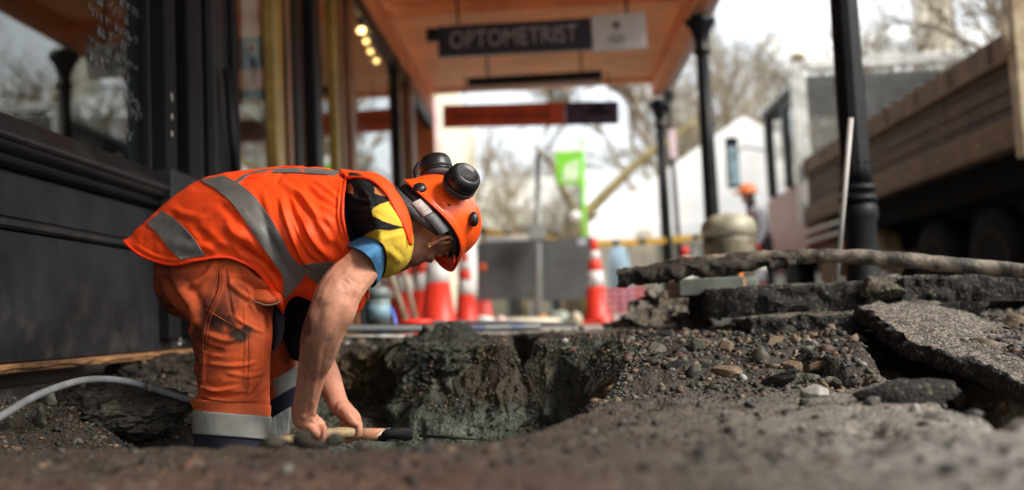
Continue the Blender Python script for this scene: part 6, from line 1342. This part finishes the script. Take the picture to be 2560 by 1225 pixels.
# reflective bands
decal('reflective_band', vest, [(500, 452), (545, 478), (590, 520), (640, 590), (680, 650), (706, 690), (709, 740)], [(560, 441), (610, 470), (655, 515), (695, 575), (728, 640), (763, 683), (714, 743)], m_refl, vest)
decal('reflective_band', vest, [(368, 561), (395, 585), (425, 622), (452, 650)], [(406, 529), (440, 550), (480, 590), (514, 640)], m_refl, vest)
decal('reflective_band', vest, [(572, 472), (610, 440), (660, 434), (740, 434), (800, 438), (838, 440)], [(604, 452), (635, 431), (690, 424), (750, 423), (800, 424), (850, 431)], m_refl, vest)
decal('reflective_band', vest, [(755, 662), (790, 657), (850, 655)], [(768, 688), (802, 707), (860, 700)], m_refl, vest)
decal('shoulder_label', vest, [(610, 415), (700, 417), (760, 416)], [(610, 425), (700, 420), (760, 419)], m_vest, vest, nu=12, nw=3); attr(bpy.data.objects['shoulder_label'], 'dirt_shade', [0]*len(bpy.data.objects['shoulder_label'].data.vertices))
# ------------------------------------------------------------------ helmet
helm = thing('helmet', None, None, HV(0, 0, 0)); helm.parent = man; helm.location = Vector(HV(0, 0, 0))-Vector(wloc(man))
def dome(R_f, R_s, R_a, th0, nth=44, nph=96, brim=True):
    G = []
    for i in range(nth):
        u = i/(nth-1)
        for j in range(nph):
            ph = 2*math.pi*j/nph; cf, sf_ = math.cos(ph), math.sin(ph)
            # rim drops at brow and nape, rises over the ears
            low = -.020+.030*abs(sf_)**2.2-.0*cf
            th = u*math.pi/2; rf = R_f*(1.04 if cf > 0 else 1.0)
            r = math.sin(th)**.86; h = math.cos(th)**.8 if th < math.pi/2-1e-6 else 0
            f, s, a = rf*cf*r, R_s*sf_*r, low+(R_a-low)*h
            ridge = .005*math.exp(-(s/.018)**2)*(1-u**4); a += ridge; f += 0
            if u > .93:
                k = (u-.93)/.07; fl = .006*k
                if cf > .55 and brim: fl += .020*k*sstep(.55, .9, cf); a -= .014*k*sstep(.55, .9, cf)
                nrm = math.hypot(cf, sf_); f += fl*cf; s += fl*sf_
            G.append(HV(f-.004, s, a+th0+.014*f/.12))
    return np.array(G), gridfc(nth, nph)
hg = dome(.117, .108, .114, .026)
shl = mk('shell', hg, m_helm, helm)
md = shl.modifiers.new('t', 'SOLIDIFY'); md.thickness = .003; md.offset = -1
hg2 = dome(.112, .103, .108, .027, brim=False); mk('liner', hg2, m_hin, helm)
# peak underside in red
pk = []
for j in range(25):
    ph = rad(-52+104*j/24)
    for k in range(5):
        r = k/4; f = (.110+.032*r*math.cos(ph*.9))*math.cos(ph); s = (.102+.014*r)*math.sin(ph); pk.append(HV(f, s, .028-.010*r))
mk('peak', (np.array(pk), gridf(25, 5)), m_brim, helm).modifiers.new('t', 'SOLIDIFY').thickness = .004
rimp = [HV(.123*math.cos(t)-.004, .114*math.sin(t), .026-.020+.030*abs(math.sin(t))**2.2+.014*math.cos(t)) for t in np.linspace(0, 2*math.pi, 80)]
mk('rim', tube(rimp, .0028, 6, cap=False), m_helm, helm)
mk('vent_hole', hb(-.082, .086, .045, .004, .003, .003, 1), m_hin, helm); mk('side_knob', ball(P(1184, 548, 2.46), (.013, .014, .019), 3), m_plast, helm); mk('retaining_wire', tube(spl([P(1164, 498, 2.40), P(1172, 510, 2.40), P(1178, 518, 2.41), P(1187, 519, 2.43)], 14), .0007, 6), m_galv, helm)
# harness: band, nape strap, buckle, label
def hstrap(name, pts, w, m, par=None, th=.003, outw=1):
    p = spl(pts, 40); G = []
    for i in range(40):
        f, s, a = p[i]
        for k in (-1, 1): G.append(HV(f, s, a+k*w/2))
    o = mk(name, (np.array(G), gridf(40, 2)), m, helm); o.modifiers.new('t', 'SOLIDIFY').thickness = th; return o
arc = lambda rf, rs, a, t0, t1, n=9, da=0: [(rf*math.cos(t), rs*math.sin(t), a+da*k/(n-1)) for k, t in enumerate(np.linspace(rad(t0), rad(t1), n))]
hstrap('head_band', arc(.108, .094, .034, 20, 340, 24), .026, m_strap)
hstrap('nape_strap', [(.108*math.cos(t)-.012, .095*math.sin(t), .036-.088*math.sin((t-1.3)/(3.68)*math.pi)**.9) for t in np.linspace(1.301, 4.979, 21)[2:-2]], .032, m_strap); hstrap('rear_band', [(.114*math.cos(t), .100*math.sin(t), .012-.03*math.sin((t-1.3)/(3.68)*math.pi)) for t in np.linspace(1.301, 4.979, 21)[4:-4]], .022, m_hin)
hstrap('buckle', arc(.119, .106, .008, 103, 131, 9, -.016), .027, m_buck)
hstrap('label', arc(.120, .107, -.012, 132, 154, 9, -.010), .026, m_labl)
for k in range(5): hstrap('label_print', arc(.1215, .1085, -.020+.004*k, 136, 150, 5, -.007), .0009, MATS['sign_small_print'] if 'sign_small_print' in MATS else m_strap, th=.0005)
mk('rear_knob', hb(-.118, .02, .004, .014, .020, .020, 2), m_plast, helm)
for k, t in enumerate((40, 90, 140, 220, 270, 320)): mk('cradle_strap', ht([(.104*math.cos(rad(t)), .092*math.sin(rad(t)), .03), (.07*math.cos(rad(t)), .06*math.sin(rad(t)), .085), (0, 0, .105)], .005, 6), m_strap, helm)
# raised ear muffs
def cup(px, py, d, R, ax, dep, name='ear_cup'):
    c = P(px, py, d); a = ax[0]*CR-ax[1]*CU+ax[2]*CF; a = a/np.linalg.norm(a)
    o = mk(name, lathe([(.001, -dep*.46), (R*.30, -dep*.46), (R*.60, -dep*.455), (R*.66, -dep*.50), (R*.80, -dep*.47), (R*.93, -dep*.34), (R*.99, -dep*.12), (R*1.0, dep*.05), (R*.98, dep*.18)], c, ax=a, n=40), m_plast, helm)
    mk('cup_rim', lathe([(R*1.0, dep*.18), (R*1.05, dep*.20), (R*1.05, dep*.27), (R*1.0, dep*.29)], c, ax=a, n=40), m_plast, o)
    mk('cushion', lathe([(R*.98, dep*.29), (R*1.0, dep*.40), (R*.9, dep*.54), (R*.6, dep*.52), (.001, dep*.5)], c, ax=a, n=40), m_strap, o); return o
cup(1156, 451, 2.42, .042, (-.52, .60, .60), .058); cup(1091, 419, 2.60, .042, (.12, .85, -.30), .060)

mk('yoke', tube(spl([P(1041, 445, 2.5), P(1038, 428, 2.53), P(1046, 410, 2.56)], 12), .006, 8), m_plast, helm)
# ------------------------------------------------------------------ shovel
shv = thing('shovel', 'short shovel with pale wooden grip and black blade, held in both hands', 'shovel', P(950, 1088, 2.5))
hx = [P(672, 1108, 2.39), P(760, 1092, 2.425), P(860, 1082, 2.46), P(935, 1087, 2.49)]
mk('handle', tube(spl(hx, 30), np.linspace(.0135, .0145, 30), 14), mat('pale_ash_handle', (.34, .25, .13), .6, col2=(.20, .14, .07), scale=14, stretch=(1, 4, 4)), shv)
mk('collar', tube([P(905, 1085, 2.477), P(950, 1087, 2.49), P(962, 1086, 2.495)], [.0155, .0165, .015], 14), mat('worn_collar', (.40, .33, .22), .6, col2=(.45, .12, .05), scale=30), shv)
bp_ = []
for i in range(13):
    u = i/12
    for j in range(11):
        v = j/10*2-1; w = .036*min(1, .45+u*1.6)*(1 if u < .8 else 1-.35*((u-.8)/.2)**2); px = 948+u*84; c = P(px, 1085-6*math.sin(u*2.5), 2.49+.03*u)
        bp_.append(c+CF*v*w*1.6+CU*(.006*(1-v*v)*(1-u*.4)*1.2-.010*(v < 0)*abs(v))+np.zeros(3))
mk('blade', (np.array(bp_), gridf(13, 11)), mat('black_steel_blade', (.008, .008, .009), .7, spec=.2), shv).modifiers.new('t', 'SOLIDIFY').thickness = .003
mk('blade_edge', tube(spl([P(938, 1086, 2.45), P(950, 1078, 2.44), P(962, 1073, 2.44), P(975, 1070, 2.44)], 24), .0009, 6), mat('bright_edge', (.4, .33, .27), .35, metal=.6), shv)
mk('blade_back', prism(spl([P(950, 1100, 2.44), P(958, 1078, 2.44), P(985, 1071, 2.44), P(1022, 1073, 2.45), P(1031, 1088, 2.46), P(1026, 1100, 2.46), P(962, 1104, 2.45)], 30, closed=True), CF, 0, .004), MATS['black_steel_blade'], shv)
solo('old_handle', tube([P(1050, 1090, 2.75), P(1120, 1093, 2.7), P(1190, 1097, 2.65)], .0045, 10), mat('dark_wet_wood', (.022, .018, .014), .6, var=.4, scale=30), 'dark muddy handle lying on the floor of the hole right of the shovel blade', 'handle')
